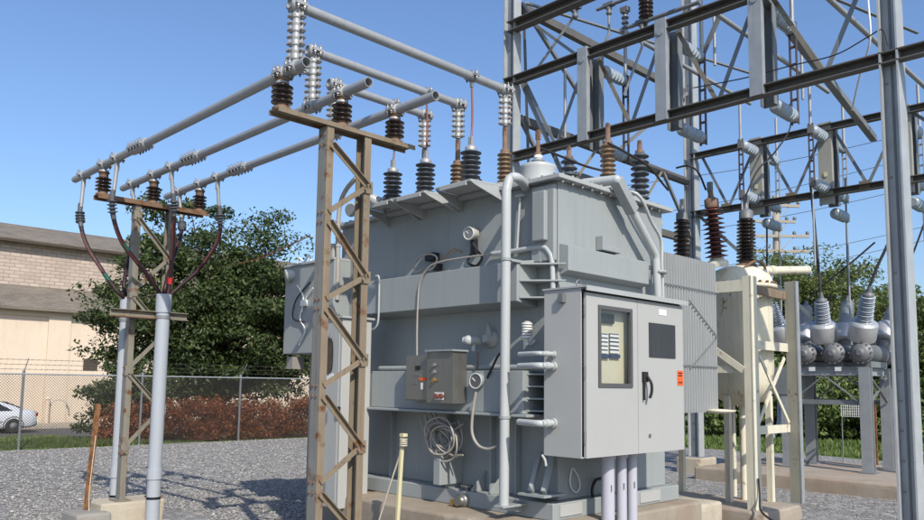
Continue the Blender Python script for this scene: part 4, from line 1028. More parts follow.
# ------------------------------------------------------------------ control cabinet
def control_cabinet():
    y = CABY0; x0, x1, z0, z1 = CABX, CABXR, CZ0, CZ1
    r = thing('control_cabinet', 'pale grey two door control cabinet with a viewing window', 'control cabinet', ((x0+x1)/2, (y+CABY1)/2, z0))
    xs = AY(638, 380, y).x
    wa, wb = AY(598, 306, y), AY(631.5, 387, y); wa2 = AY(631.5, 308, y)
    wx0, wx1 = AY(598, 346, y).x, AY(631.8, 346, y).x; wz1 = (AY(598, 305, y).z+AY(631, 309, y).z)/2; wz0 = (AY(598, 387, y).z+AY(631, 387.5, y).z)/2
    # body as a shell with its front open behind the window door
    b = MB(); t = .012
    b.span((x0, y+.03, z0), (x0+t, CABY1, z1)).span((x1-t, y+.03, z0), (x1, CABY1, z1)).span((x0+t, y+.03, z0), (x1-t, CABY1, z0+t)).span((x0+t, y+.03, z1-t), (x1-t, CABY1, z1)).span((x0+t, CABY1-t, z0+t), (x1-t, CABY1, z1-t))
    b.build('body', 'tank_paint_light', r, bevel=.003)
    MB().span((x0-.015, y-.045, z1), (x1+.03, CABY1+.01, z1+.016)).span((x0-.015, y-.045, z1-.03), (x1+.03, y-.037, z1)).build('drip_roof', 'cover_paint', r)
    MB().span((x0+.006, y+.016, z1-.045), (x1-.006, y+.03, z1-.03)).build('door_seal', 'cabinet_dark', r)
    g = .006; zt, zb = z1-.04, z0+.004
    # left door with window opening
    d = MB(); a0, a1 = x0+.035, xs-g/2; y0, y1 = y, y+.028
    d.span((a0, y0, zb), (wx0, y1, zt)).span((wx1, y0, zb), (a1, y1, zt)).span((wx0, y0, zb), (wx1, y1, wz0)).span((wx0, y0, wz1), (wx1, y1, zt))
    ld = d.build('door', 'tank_paint_light', r)
    fr = MB(); k = .035
    fr.span((wx0, y-.012, wz0), (wx0+k, y+.02, wz1)).span((wx1-k, y-.012, wz0), (wx1, y+.02, wz1)).span((wx0+k, y-.012, wz0), (wx1-k, y+.02, wz0+k)).span((wx0+k, y-.012, wz1-k), (wx1-k, y+.02, wz1))
    fr.build('window_frame', 'frame_dark', ld)
    MB().span((wx0+k, y+.004, wz0+k), (wx1-k, y+.008, wz1-k)).build('window_pane', 'glass', ld)
    # relay panel inside
    ip = MB().span((x0+.10, y+.085, z0+.1), (xs-.05, y+.10, z1-.08)).build('relay_panel', 'panel_cream', r)
    yp = y+.08
    def on(pxa, pya, pxb, pyb, mat, name, dep=.006):
        a, b = AY(pxa, pya, yp), AY(pxb, pyb, yp); MB().span((a.x, yp-dep, a.z), (b.x, yp+.004, b.z)).build(name, mat, ip)
    on(600, 313, 612.5, 324, 'black', 'display', .02)
    for a, b in ((600.5, 607.5), (609, 618.5)):
        on(a, 354, b, 358.5, 'label_blue', 'label_strip', .02)
        for k in range(5): on(a+.3, 334.5+k*4, b-.3, 337.6+k*4, 'label_white', 'label_strip', .012)
        on(a, 333.3, b, 353.4, 'label_blue', 'label_backing', .004)
    # right door with vent, handle, label, lock
    rd = MB().span((xs+g/2, y0, zb), (x1-.006, y1, zt)).build('door', 'tank_paint_light', r)
    a, b = AY(648.5, 322, y), AY(675, 358.5, y); a2, b2 = AY(648.5, 357, y), AY(675, 326, y)
    vx0, vx1, vz0, vz1 = a.x, b.x, (a2.z+b.z)/2, (a.z+b2.z)/2
    MB().span((vx0, y-.008, vz0), (vx1, y-.0015, vz1)).build('vent', 'louver', rd)
    a = AY(662.5, 312.5, y); MB().span((a.x-.07, y-.004, a.z-.03), (a.x+.07, y-.001, a.z+.03)).build('name_plate', 'label_white', rd)
    h = AY(644.5, 378, y); hm = MB().box((h.x-.01, y-.014, h.z+.01), (.075, .028, .10)).path(spline([(h.x, y-.03, h.z+.02), (h.x+.015, y-.065, h.z-.05), (h.x+.012, y-.07, h.z-.13), (h.x-.006, y-.06, h.z-.19)], 5), .014, 10)
    hm.box((h.x-.035, y-.02, h.z-.10), (.018, .02, .22)); hm.build('handle', 'black', rd, bevel=.004)
    a = AY(649.5, 435.5, y); MB().tube((a.x, y, a.z), (a.x, y-.012, a.z), .018, n=12).build('lock', 'dark_steel', rd)
    a = AY(680, 378, y); st = MB().span((a.x-.055, y-.004, a.z-.075), (a.x+.055, y-.001, a.z+.075)).build('warning_sticker', 'orange', rd)
    for dz in (.05, .025, -.045): MB().span((a.x-.042, y-.0065, a.z+dz-.006), (a.x+.036, y-.0045, a.z+dz+.006)).build('sticker_line', 'black', st)
    for z in (z0+.18, (z0+z1)/2, z1-.2): MB().tube((x0+.017, y+.004, z-.05), (x0+.017, y+.004, z+.05), .011, n=8).build('hinge', 'bolt', r)
    # hook and small thermostat on the left side, eye bolt on the roof
    t_ = AX(562, 298, x0-.02); MB().box(t_, (.05, .06, .085)).build('side_box', 'dark_steel', r, bevel=.006)
    e = AX(564, 284, x0+.1); MB().path([(x0+.1+.035*math.cos(k*PI/8), y+.13, z1+.05+.035*math.sin(k*PI/8)) for k in range(17)], .006, 6).build('eye_bolt', 'bolt', r)
    MB().path(spline([AX(542, 455, x0-.02), AX(545, 460, x0-.02), AX(546, 466, x0-.02)], 4), .012, 8).build('hook', 'tank_paint_light', r)
control_cabinet()
def cabinet_conduits():
    labs = ['left of the three lilac grey conduits below the control cabinet', 'middle of the three lilac grey conduits below the control cabinet', 'right of the three lilac grey conduits below the control cabinet']
    for px, lab, rad in ((608, labs[0], .062), (621.5, labs[1], .05), (632, labs[2], .05)):
        y = CABY0+.22; x = XP(px, y, .9)
        r = thing('conduit', lab, 'conduit', (x, y, 0), 'conduits below the control cabinet')
        MB().tube((x, y, -.05), (x, y, CZ0+.005), rad, n=22).build('tube', 'pvc_lilac', r)
        MB().pipe((x, y, CZ0-.05), (x, y, CZ0-.004), rad+.014, .014, 22).build('collar', 'pvc_lilac', r)
        MB().box((x-.03, y-rad*.985, .86), (.005, .006, .06)).build('print_mark', 'dark_steel', r)
cabinet_conduits()

# ------------------------------------------------------------------ stainless monitor boxes and cable coil on the long side
def monitors():
    bx = TX-.36
    ya, yb, yc = YP(406, bx-.14, 1.9), YP(431.5, bx-.14, 1.9), YP(457, bx-.14, 1.9)
    zt = ZV(355.5, bx-.14, ya); zb = ZV(400, bx-.14, ya)
    r = thing('monitor_box', 'stainless monitor box with a small screen and labels on the tank', 'monitor box', (bx, (ya+yb)/2, zb))
    MB().span((bx-.14, yb+.006, zb), (bx-.004, ya, zt)).build('enclosure', 'stainless', r, bevel=.006)
    MB().span((bx-.148, yb+.015, zb+.01), (bx-.1405, ya-.01, zt-.01)).build('door', 'stainless', r, bevel=.003)
    f = bx-.15
    def q(px, py, dy, dz, mat, name): p = AX(px, py, f); MB().box(p, (.008, dy, dz)).build(name, mat, r)
    q(417.5, 368, .07, .05, 'black', 'screen'); q(417, 374.5, .10, .025, 'dark_steel', 'key_row'); q(423, 379, .12, .03, 'orange', 'label_plate'); q(422, 386, .035, .07, 'label_white', 'tag_plate'); q(415, 383, .06, .02, 'dark_steel', 'key_row')
    zt2 = ZV(352, bx-.2, yb); zb2 = ZV(402.5, bx-.2, yb)
    r = thing('monitor_box', 'larger stainless box with a pale hood and small brass gauges on the tank', 'monitor box', (bx, (yc+yb)/2, zb2))
    e = MB(); t = .01
    e.span((bx-.2, yc, zb2), (bx-.004, yc+t, zt2)).span((bx-.2, yb-t, zb2), (bx-.004, yb, zt2)).span((bx-.2, yc+t, zb2), (bx-.004, yb-t, zb2+t)).span((bx-.014, yc+t, zb2+t), (bx-.004, yb-t, zt2))
    e.build('enclosure', 'stainless', r)
    MB().span((bx-.23, yc-.02, zt2+.002), (bx, yb+.01, zt2+.02)).build('hood', 'galv_light', r)
    MB().span((bx-.197, yc+t, zb2+t), (bx-.190, yb-t, zt2-.002)).build('front_plate', 'stainless', r)
    for px, py, mat, rad in ((435, 365, 'galv', .02), (435, 372, 'galv', .02), (435, 380, 'brass', .022), (437, 396, 'copper', .026), (442, 396, 'copper', .026)):
        p = AX(px, py, bx-.198); MB().tube(p, p+V3(-.03, 0, 0), rad, n=12).build('gauge', mat, r)
    p = AX(439, 396, bx-.199); MB().box(p, (.004, .13, .075)).build('gauge_plate', 'label_white', r)
    # coil of flexible conduit
    co = MB(); c = AX(449, 438, TX-.16); rnd = random.Random(5)
    r = thing('cable_coil', 'loose coil of pale flexible conduit hanging below the monitor boxes', 'cable coil', c)
    for k in range(10):
        rr = .11+.013*k; dy = rnd.uniform(-.09, .09); dz = rnd.uniform(-.07, .04)
        pts = [c+V3(-.02*k+.015*math.sin(a*3+k), dy+rr*math.cos(a), dz+rr*.85*math.sin(a)) for a in [j*2*PI/28 for j in range(29)]]
        MB().path(pts, .011, 7).build('loop', 'hose', r)
    for a, lst in enumerate(([(426, 403), (433, 418), (440, 432), (452, 447)], [(421, 402), (424, 414), (431, 425), (436, 432)], [(433, 402), (436, 416), (446, 424), (456, 423)], [(458, 420), (462, 434), (461, 446), (455, 452)], [(439, 446), (436, 452), (444, 456), (463, 455)], [(419, 402), (421, 422), (434, 441), (450, 452)], [(429, 404), (441, 424), (452, 430), (463, 424)], [(424, 404), (428, 428), (440, 449), (458, 457)])):
        MB().path(spline([AX(p, q_, TX-.18-.018*a) for p, q_ in lst], 5), .010, 7).build('tail', 'hose', r)
monitors()

# ------------------------------------------------------------------ tall cabinet and far box at the left end of the tank
def left_cabinets():
    yc = LCY; x0 = XP(340.5, yc, 1.5); z0, z1 = .42, ZV(318, x0, yc)
    r = thing('tall_cabinet', 'tall grey cabinet with a dark oval window behind the lattice stand', 'cabinet', ((x0+TX)/2, yc+.45, z0))
    y2 = YP(314.5, x0, 1.6)
    MB().span((x0, yc, z0), (TX-.37, y2, z1)).build('body', 'tank_paint_light', r, bevel=.01)
    MB().span((x0-.03, yc-.03, z1+.001), (TX-.35, y2+.02, z1+.025)).build('roof', 'cover_paint', r)
    MB().span((x0-.012, yc+.04, z0+.06), (x0-.002, y2-.04, z1-.05)).build('door', 'tank_paint_light', r, bevel=.004)
    c = AX(327.5, 356, x0-.015); n = 20
    MB().prism([c+V3(0, .11*math.copysign(abs(math.cos(a))**.6, math.cos(a)), .21*math.copysign(abs(math.sin(a))**.6, math.sin(a))) for a in [k*2*PI/n for k in range(n)]], (-.012, 0, 0)).build('window', 'car_glass', r)
    c = AX(329, 377, x0-.015); MB().box(c, (.006, .16, .08)).build('name_plate', 'label_white', r)
    c = AX(338, 412, x0-.02); MB().box(c, (.03, .05, .12)).build('handle', 'black', r)
    # far box hung on the end of the tank
    p0, p1 = AX(286, 268, TX-.25), AX(286, 354, TX-.25); x = TX-.25
    r = thing('junction_box', 'large grey end box with a floodlight, left of the rusty lattice stand', 'junction box', (x+.4, 8.9, p1.z))
    ye = p0.y; MB().span((x, TB-.2, p1.z), (x+.8, ye, p0.z)).build('body', 'tank_paint', r, bevel=.01)
    MB().span((x-.02, TB-.2, p0.z+.001), (x+.82, ye+.02, p0.z+.03)).build('lid', 'cover_paint', r)
    for pts, mm in (([(313, 288), (305, 300), (300, 318), (305, 330), (299, 345)], 'label_white'), ([(297, 285), (303, 296), (302, 312)], 'label_white'), ([(310, 282), (296, 300), (293, 318), (304, 322)], 'dark_wire')):
        MB().path(spline([AX(a, b, x-.03) for a, b in pts], 5), .010, 6).build('signal_wire', mm, r)
    MB().box(AX(304, 303, x-.03), (.05, .10, .08)).build('connector', 'label_white', r)
    MB().box(AX(295.5, 363, x+.05), (.18, .14, .16)).build('drop_box', 'concrete_grey', r)
    MB().tube((x+.3, ye-.3, -.02), (x+.3, ye-.3, p1.z), .05).build('support_leg', 'galv', r)
    q = AX(302, 262, x+.1)
    MB().path(spline([AX(297, 267, x+.1), AX(299, 258, x+.1), AX(304, 262, x+.1), AX(309, 255, x+.1), AX(312, 266, x+.1)], 4), .014, 6).build('cable_stub', 'label_white', r)
    # lamps
    def lamp(label, p, ax, rad, mat='white_paint'):
        p = Vector(p); ax = Vector(ax).normalized(); l = thing('floodlight', label, 'floodlight', p, 'floodlights on the transformer')
        MB().lathe(p-ax*.16, ax, [(0, .02), (.01, rad*.6), (.06, rad*.8), (.14, rad), (.16, rad*1.05), (.165, rad*.95)], 20).build('housing', mat, l)
        MB().lathe(p+ax*.0, ax, [(0, rad*.94), (.012, rad*.92)], 18).build('lens', 'lamp_glass', l)
        MB().tube(p-ax*.12, p-ax*.12-V3(0, 0, .22), .015, n=8).build('stem', 'galv', l)
    lamp('white round floodlight on the far end box, facing left', AX(286, 276, x-.08), (-.8, .35, -.2), .085)
    lamp('grey floodlight showing its dark lens, between the lattice posts', AX(351, 210, 5.75), (-.75, -.3, -.15), .085, 'tank_paint_light')
    lamp('white floodlight just right of the rusty lattice stand', AX(378, 203, 5.80), (.5, -.2, -.3), .075)
    lamp('small white floodlight beneath the leftmost arrester shelf', AX(388, 206, 5.72), (-.1, -.5, -.6), .06)
    # sensor stack between the lattice posts
    t = thing('flexible_duct', 'pale flexible duct rising behind the lattice stand to the tank roof', 'duct', AX(338, 260, TX-.2))
    MB().path(spline([AX(337, 300, TX-.2), AX(338, 262, TX-.2), AX(338, 232, TX-.2), AX(340, 205, TX-.2), AX(346, 190, TX-.2), AX(356, 178, TX-.2)], 6), .03, 10).build('hose', 'hose', t)
    k = MB()
    for i in range(7): k.lathe(AX(338, 222+i*4.2, TX-.2), (0, 0, 1), [(0, .03), (.01, .042), (.02, .03)], 12)
    k.box(AX(333, 252, TX-.2), (.10, .12, .2)); k.build('fitting', 'tank_paint_light', t)
left_cabinets()

# ------------------------------------------------------------------ surge arresters on the shelves
def arresters():
    z0 = TT+.072
    xs = [5.76, 5.745, 5.731]
    p = V3(xs[0], RISY[0], z0)
    r = thing('surge_arrester', 'slate grey surge arrester on the shelf nearest the white pipe', 'surge arrester', p, 'surge arresters on tank shelves')
    hh = ZV(188/1.0, *p.xy)
    top = AY(472, 139, RISY[0]).z; h = top-z0
    MB().lathe(p, (0, 0, 1), [(0, .10), (.02, .10), (.025, .07), (.05, .065)], 18).build('base', 'galv', r)
    MB().lathe(p+V3(0, 0, .04), (0, 0, 1), sheds(h-.17, .052, .115, 7, .9), 22).build('sheds', 'polymer', r)
    MB().lathe(p+V3(0, 0, h-.14), (0, 0, 1), [(0, .06), (.04, .065), (.05, .05), (.07, .02), (.14, .018)], 16).box(p+V3(0, 0, h-.03), (.04, .05, .09)).build('terminal', 'alu_bright', r)
    labs = ['', 'slate grey surge arrester on the middle of the three tank shelves', 'slate grey surge arrester on the shelf nearest the lattice stand']
    for i in (1, 2): dup(r, (xs[i], RISY[i], z0), labs[i], 'surge arresters on tank shelves')
    for i in range(3):
        a = V3(xs[i], RISY[i], PZ-PR-.07); b = V3(xs[i], RISY[i], z0+h-.02)
        w_ = MB().path(spline([a, a.lerp(b, .35)+V3(.012, 0, 0), a.lerp(b, .7)+V3(.018, .005, 0), b], 5), .011, 7).build('copper_lead', 'copper')
        tag(w_, 'thin copper lead dropping from the %s cross pipe to its arrester' % ['topmost', 'second', 'lowest'][i], 'wire', 'copper arrester leads')
        # link wire to the next shelf
        c = V3(xs[i]+.02, RISY[i]+.05, z0+.10 if i else z0+h*.45); d = V3(XEND[i]-.06, RISY[i]+.1, z0+.08)
        w_ = MB().path(spline([c, c.lerp(d, .5)-V3(0, 0, .03), d], 6), .010, 6).build('ground_lead', 'dark_wire')
        tag(w_, 'short dark lead behind the %s surge arrester' % ['nearest', 'middle', 'farthest'][i], 'wire', 'short arrester leads')
arresters()

# ------------------------------------------------------------------ stakes
def stakes():
    b = AZ(86, 508, .22); f = V3(b.x+.02, b.y, .2); t = AX(100.5, 404, f.x+.1)
    t = AY(100, 404, f.y)
    r = thing('rusty_stake', 'leaning orange rusted steel stake left of the cable stand', 'stake', f)
    MB().chan(f, t, .045, .07, .01, (0, 1, 0), 1).build('post', 'rust', r)
    MB().path(spline([f+V3(-.1, -.25, -.15), f+V3(-.02, -.1, 0), f.lerp(t, .2)+V3(-.02, -.04, 0), f.lerp(t, .7)+V3(-.02, -.04, 0)], 5), .006, 6).build('ground_wire', 'rope', r)
    tag(block((b.x-.22, b.y-.34, -.2), (b.x+.20, b.y+.22, .2)).build('concrete_block', 'concrete_grey', bevel=.03), 'small grey concrete block at the foot of the rusty stake', 'block')
    x = AZ(436, 512.5, ZP).x-.30; y = YP(397, x, .8)
    b = V3(x, y, 0); t = AX(403.5, 436, x)
    r = thing('yellow_stake', 'pale yellow stake with a rope tied at its top, before the plinth', 'stake', b)
    MB().chan(b, t, .026, .036, .008, (1, 0, 0), 1).build('post', 'yellow', r)
    MB().box(t+V3(0, 0, .01), (.055, .055, .03)).build('cap', 'yellow', r)
    k = MB()
    for i in range(4): k.path([t+V3(.034*math.cos(a), .034*math.sin(a), -.03-.02*i) for a in [j*PI/5 for j in range(11)]], .008, 6)
    e = AX(376, 530, x-.05); k.path(spline([t-V3(0, 0, .08), t.lerp(e, .5)+V3(0, 0, -.03), e], 6), .009, 6); k.build('rope', 'rope', r)
stakes()

# ------------------------------------------------------------------ dead-end steel structure
X1, X2, YA = 9.58, 15.60, 8.63; YB = YP(904, X1, 2.4)
def dead_end():
    r = thing('steel_gantry', 'tall galvanised steel gantry with trusses over the right of the yard', 'gantry', (X1, YB, 0))
    def part(name, mb, mat='galv', par=None): return mb.build(name, mat, par or r)
    def column(x, y, wy, dx, z1=11.5, z0=.05):
        # two rolled channels back to back with a dark slot between, open sides facing along X
        c = MB(); c.ibeam((x, y, z0), (x, y, z1), wy, dx, .018, (0, 1, 0) if False else (1, 0, 0))
        o = part('column', c, 'galv')
        b = MB(); z = .6
        while z < z1:
            for s in (-1, 1): b.bolt((x-dx/2 if False else x-.01, y+s*.045, z), (-1, 0, 0), .013, .014)
            z += .62
        part('bolts', b, 'bolt', o)
        part('base_plate', MB().span((x-.22, y-.22, z0-.02), (x+.22, y+.22, z0+.008)), 'galv'); return o
    def hcol(x, y, wx, wy, z0=.05, z1=11.5, t=.02, seam=True):
        # H column, web in the X-facing plane, flanges at its two Y edges
        c = MB().sweep((x, y, z0), (x, y, z1), [(-wy/2, -wx/2), (-wy/2+t, -wx/2), (-wy/2+t, -.012), (wy/2-t, -.012), (wy/2-t, -wx/2), (wy/2, -wx/2), (wy/2, wx/2), (wy/2-t, wx/2), (wy/2-t, .012), (-wy/2+t, .012), (-wy/2+t, wx/2), (-wy/2, wx/2)], (1, 0, 0))
        o = part('column', c, 'column_zinc')
        if seam:
            s = MB().span((x-.020, y-.012, z0), (x-.0125, y+.012, z1)); part('web_seam', s, 'dark_steel', o)
        b = Bolts(); z = .7
        while z < z1-1:
            for s in (-1, 1): b.bolt((x-.013, y+s*.055, z), (-1, 0, 0), .014, .014)
            z += 1.1 if z > 2 else .33
        part('bolts', b, 'bolt', o)
        part('base_plate', MB().span((x-.25, y-.25, z0-.03), (x+.25, y+.25, z0+.006)), 'galv')
    hcol(X1, YB, .26, .20)
    hcol(X1, YA, .18, .24)
    hcol(X2, YA, .22, .26, z0=.33)
    hcol(X2, YB-.2, .22, .26, z0=.33)
    zt, zb, zh = 6.93, 5.60, 7.88
    def chord(name, a, b, w_=.13, h=.14, mat='chord'):
        m_ = MB().chan(Vector(a), Vector(b), w_, h, .016, (0, 0, 1), 1); return part(name, m_, mat)
    # front truss along Y
    for z in (zt, zb): chord('truss_chord', (X1, YA+.1, z), (X1, 1.2, z))
    chord('truss_chord', (X1, YA, zh), (X1, YB, zh), .16, .18)
    chord('truss_chord', (X1, YA, 9.2), (X1, YB, 9.2), .16, .18)
    def brace(p, q, w_=.055, mat='galv', name='diagonal_brace'):
        part(name, MB().angle(Vector(p), Vector(q), w_, w_, .009, (1, 0, 0), 1, 1), mat)
    cs = [YP(582.5, X1-.13, 6.3), YP(661, X1-.13, 6.3), YP(755, X1-.13, 6.5)]
    ys = [YA-.1]+cs+[YB+.1]
    xo = X1+.07
    for a, b in zip(ys, ys[1:]):
        m_ = (a+b)/2-.02
        brace((xo, a-.12, zt-.06), (xo, m_, zb+.06), .06, 'tan_post' if a < 8 else 'galv'); brace((xo, b+.14, zt-.06), (xo, m_, zb+.06), .06)
        part('gusset_plate', MB().span((xo-.02, m_-.08, zb-.02), (xo-.008, m_+.08, zb+.14)), 'chord')
    # tall braces of the outer bay
    brace((X1+.1, YA-.1, 6.9), (X1+.1, YA-1.0, 5.1), .08); brace((X1+.1, YA-.15, zh), (X1+.4, YA+.0, zb), .06)
    # side frame along X at the far end
    for z in (6.37, 5.06): part('truss_chord', MB().chan((X1+.1, YA, z), (X2-.1, YA, z), .12, .14, .015, (0, 0, 1), -1), 'chord')
    n = 5; dx = (X2-X1-.3)/n
    for i in range(n):
        a = X1+.15+i*dx
        up_, dn = (6.34, 5.08) if i % 2 == 0 else (5.08, 6.34)
        part('diagonal_brace', MB().angle((a, YA-.06, up_), (a+dx, YA-.06, dn), .06, .06, .009, (0, 1, 0), 1, 1), 'tan_post' if i % 2 else 'galv')
    for z0_, z1_, xa_, xb_ in ((5.05, 3.2, X1+1.2, X1+3.6), (5.05, 3.2, X1+5.8, X1+3.6), (8.4, 6.4, X1+.2, X1+3.0), (8.4, 6.4, X2-.2, X1+3.0)):
        part('diagonal_brace', MB().angle((xa_, YA-.05, z0_), (xb_, YA-.05, z1_), .06, .06, .009, (0, 1, 0), 1, 1), 'galv')
    part('truss_chord', MB().chan((X1+.1, YA, 3.15), (X2-.1, YA, 3.15), .12, .14, .015, (0, 0, 1), -1), 'chord')
    part('truss_chord', MB().chan((X1+.1, YA, 8.4), (X2-.1, YA, 8.4), .12, .14, .015, (0, 0, 1), -1), 'chord')
    part('walkway_plate', MB().span((X1+2.2, YA+.3, 5.55), (X1+4.2, YA+.45, 5.9)), 'dark_steel')
    # rear truss along Y
    for z in (6.93, 5.62): part('truss_chord', MB().chan((X2, YA, z), (X2, .8, z), .12, .13, .015, (0, 0, 1), 1), 'chord')
    rs = [YP(757, X2, 6.2), YP(826, X2, 6.2)]; rs = [rs[0], rs[1], rs[1]-(rs[0]-rs[1])]
    ys = [YA-.1]+rs+[1.5]
    for a, b in zip(ys, ys[1:]):
        m_ = (a+b)/2
        brace((X2+.05, a-.12, 6.88), (X2+.05, m_, 5.68), .06); brace((X2+.05, b+.1, 6.88), (X2+.05, m_, 5.68), .06)
        part('gusset_plate', MB().span((X2-.03, m_-.1, 5.60), (X2-.012, m_+.1, 5.76)), 'rusty_post')
    # plan braces and bus tubes across the bay
    a = AX(767, -2, X1); b = AX(877, 141, X2); brace(a, b, .11, 'galv')
    for p, q in (((715, 12), (804, 69)),):
        p_ = AX(*p, X1+.6); q_ = AX(q[0], q[1], X2-1.2); 
    for k, (px, py, xs) in enumerate(((621, 30, X1+1.0), (718, 15, X1+1.3), (830, 0, X1+1.2))):
        p_ = AX(px, py, xs); part('bus_tube', MB().tube((X1+1.0, p_.y, p_.z), (X2-.3, p_.y, p_.z), .04, n=12), 'alu')
    for px, pa, pb, xs in ((714, 17, 66, X1+2.2), (565, 60, 150, X1+.9), (801, 40, 100, X1+3.2)):
        a_, b_ = AX(px, pa, xs), AX(px, pb, xs); part('drop_tube', MB().tube((a_.x, a_.y, a_.z), (a_.x, a_.y, b_.z), .025, n=8), 'alu_bright')
    nb = 4
    for k in range(nb):
        y0_, y1_ = YA-.2-k*(YA-YB)/nb, YA-.2-(k+1)*(YA-YB)/nb
        part('plan_brace', MB().angle((X1+.1, y0_, 8.3), (X2-.1, y1_, 8.3) if k % 2 == 0 else (X1+3, y1_, 8.3), .06, .06, .009, (0, 0, 1), 1, 1), 'galv')
    for p_, q_ in (((700, 62), (727, 0)), ((686, 0), (668, 60))):
        part('diagonal_brace', MB().angle(AX(*p_, X1+2.0), AX(*q_, X1+2.0), .06, .06, .009, (1, 0, 0), 1, 1), 'galv')
    part('diagonal_brace', MB().angle((X2, YA-.1, 5.6), (X2, YA-2.5, 3.2), .07, .07, .01, (1, 0, 0), 1, 1), 'galv')
    # inner hangers behind the front truss
    for y in (8.3,): brace((X1+.2, y, 7.9), (X1+.2, y-1.1, 6.9), .05)
    # disconnect switches
    def fswitch(y, lab, hi):
        s = thing('disconnect_switch', lab, 'switch', (X1+.2, y, 5.5), 'disconnect switches on the gantry')
        m1 = MB().chan((X1-.15, y, 5.54), (X1-.15, y, 7.03), .09, .175, .014, (0, 1, 0), -1); m1.lathe((X1-.151, y, 6.83), (-1, 0, 0), [(0, .05), (.012, .05)], 16)
        m1.build('mount_channel', 'galv_light', s)
        MB().chan((X1+.30, y, 5.50), (X1+.30, y, 7.0), .12, .19, .014, (0, 1, 0), 1).build('mount_channel', 'galv', s)
        bl = MB(); tips = []
        for z in (6.82, 5.55):
            a = V3(X1+.37, y, z); e = a+V3(.62, 0, -.0)
            pr = [(0, .06), (.03, .08), (.06, .09)]; k = 6
            for i in range(k): t0 = .06+i*.085; pr += [(t0, .092), (t0+.035, .097), (t0+.05, .097), (t0+.085, .092)]
            MB().lathe(a, (1, 0, 0), pr+[(.60, .085), (.63, .05)], 18).build('insulator', 'blue_grey', s)
            MB().box(e+V3(.05, 0, 0), (.10, .08, .14)).build('jaw', 'dark_steel', s); tips.append(e+V3(.06, 0, 0))
        for dy in (-.045, .045): bl.bar(tips[0]+V3(0, dy, .1), tips[1]+V3(0, dy, -.1), .012, .05, (1, 0, 0))
        for k in range(6): p = tips[0].lerp(tips[1], k/5); bl.box(p, (.03, .09, .03))
        bl.build('blade', 'blade', s)
        up = MB().tube(tips[0]+V3(0, 0, .05), tips[0]+V3(0, 0, hi), .03, n=10); up.build('riser_tube', 'alu_bright', s)
        hd = MB()
        for k in range(4): hd.lathe(tips[0]+V3(0, 0, hi-.35+k*.09), (0, 0, 1), [(0, .03), (.015, .06), (.04, .06), (.055, .03)], 10)
        hd.box(tips[0]+V3(0, 0, hi), (.10, .14, .08)); hd.build('contact_head', 'dark_steel', s)
    fswitch(cs[0], 'gantry switch in the far bay of the front truss, blade hanging down', 1.25)
    fswitch(cs[1], 'gantry switch in the middle bay of the front truss', 1.5)
    fswitch(cs[2], 'gantry switch in the front truss bay closest to the foreground column', 1.5)
    def rswitch(y, lab):
        s = thing('disconnect_switch', lab, 'switch', (X2, y, 5.5), 'disconnect switches on the gantry')
        MB().chan((X2-.05, y, 5.40), (X2-.05, y, 7.05), .09, .26, .014, (0, 1, 0), -1).build('mount_channel', 'tan_plate', s)
        MB().chan((X2+.28, y-.05, 5.40), (X2+.28, y-.05, 7.0), .09, .2, .014, (0, 1, 0), 1).build('mount_channel', 'galv', s)
        MB().box((X2-.066, y-.01, 6.0), (.006, .07, .09)).build('phase_tag', 'yellow', s)
        for sg, zs in ((-1, (6.75, 5.72)), (1, (6.75, 5.72, 5.3))):
            tips = []
            for z in zs:
                a = V3(X2-.06 if sg < 0 else X2+.36, y, z); L = .60
                pr = [(0, .07), (.03, .10)]
                for i in range(5): t0 = .04+i*.10; pr += [(t0, .108), (t0+.04, .113), (t0+.06, .113), (t0+.10, .108)]
                MB().lathe(a, (sg, 0, 0), pr+[(.58, .09), (L, .05)], 18).build('insulator', 'blue_grey', s)
                e = a+V3(sg*(L+.05), 0, 0); MB().box(e, (.10, .09, .16)).build('jaw', 'dark_steel', s); tips.append(e)
            b = MB()
            for dy in (-.04, .04): b.bar(tips[0]+V3(0, dy, .12), tips[1]+V3(0, dy, -.12), .012, .05, (1, 0, 0))
            for k in range(6): b.box(tips[0].lerp(tips[1], k/5), (.03, .08, .03))
            b.build('blade', 'blade' if sg < 0 else 'alu_bright', s)
            MB().tube(tips[0], tips[0]+V3(0, 0, 1.0), .03, n=8).build('riser_tube', 'alu_bright', s)
            lo = tips[-1]; MB().tube(lo, lo-V3(0, 0, 2.6 if sg > 0 else 1.6), .02, n=8).build('drop_tube', 'alu', s)
    for k, lab in ((0, 'gantry switch in the rear truss next to the middle column'), (1, 'gantry switch in the rear truss just left of the foreground column'), (2, 'gantry switch in the rear truss right of the foreground column')):
        rswitch(rs[k], lab)
    # arms, rods and hanging insulator above the front truss
    def rod(lab, a, b, rad, hang):
        s = thing('operating_rod', lab, 'rod', a, 'operating rods above the gantry')
        MB().tube(a, b, rad, n=8).build('rod', 'galv', s)
        h = MB()
        for p, q, t in hang: h.path([p, q, t], .022, 8)
        h.build('bent_tube', 'alu', s)
        c = MB()
        for p, q, t in hang: c.box(p, (.1, .2, .06)).lathe(p-V3(0, 0, .18), (0, 0, 1), [(0, .03), (.02, .05), (.05, .05), (.07, .03), (.1, .05), (.13, .05), (.15, .03)], 10)
        c.build('pivot', 'dark_steel', s)
    xr = X1+.9
    a, b = AX(597, 10, xr), AX(640, -6, xr); p = AX(609, 5, xr); rod('short grey operating rod high above the far truss bay', a, b, .03, [(p, AX(609, 34, xr), AX(603, 47, xr))])
    a, b = AX(629.5, 27, xr), AX(700, 2, xr); p = AX(642, 22, xr); rod('long grey operating rod above the middle truss bay', a, b, .035, [(p, AX(642, 47, xr), AX(624, 95, xr))])
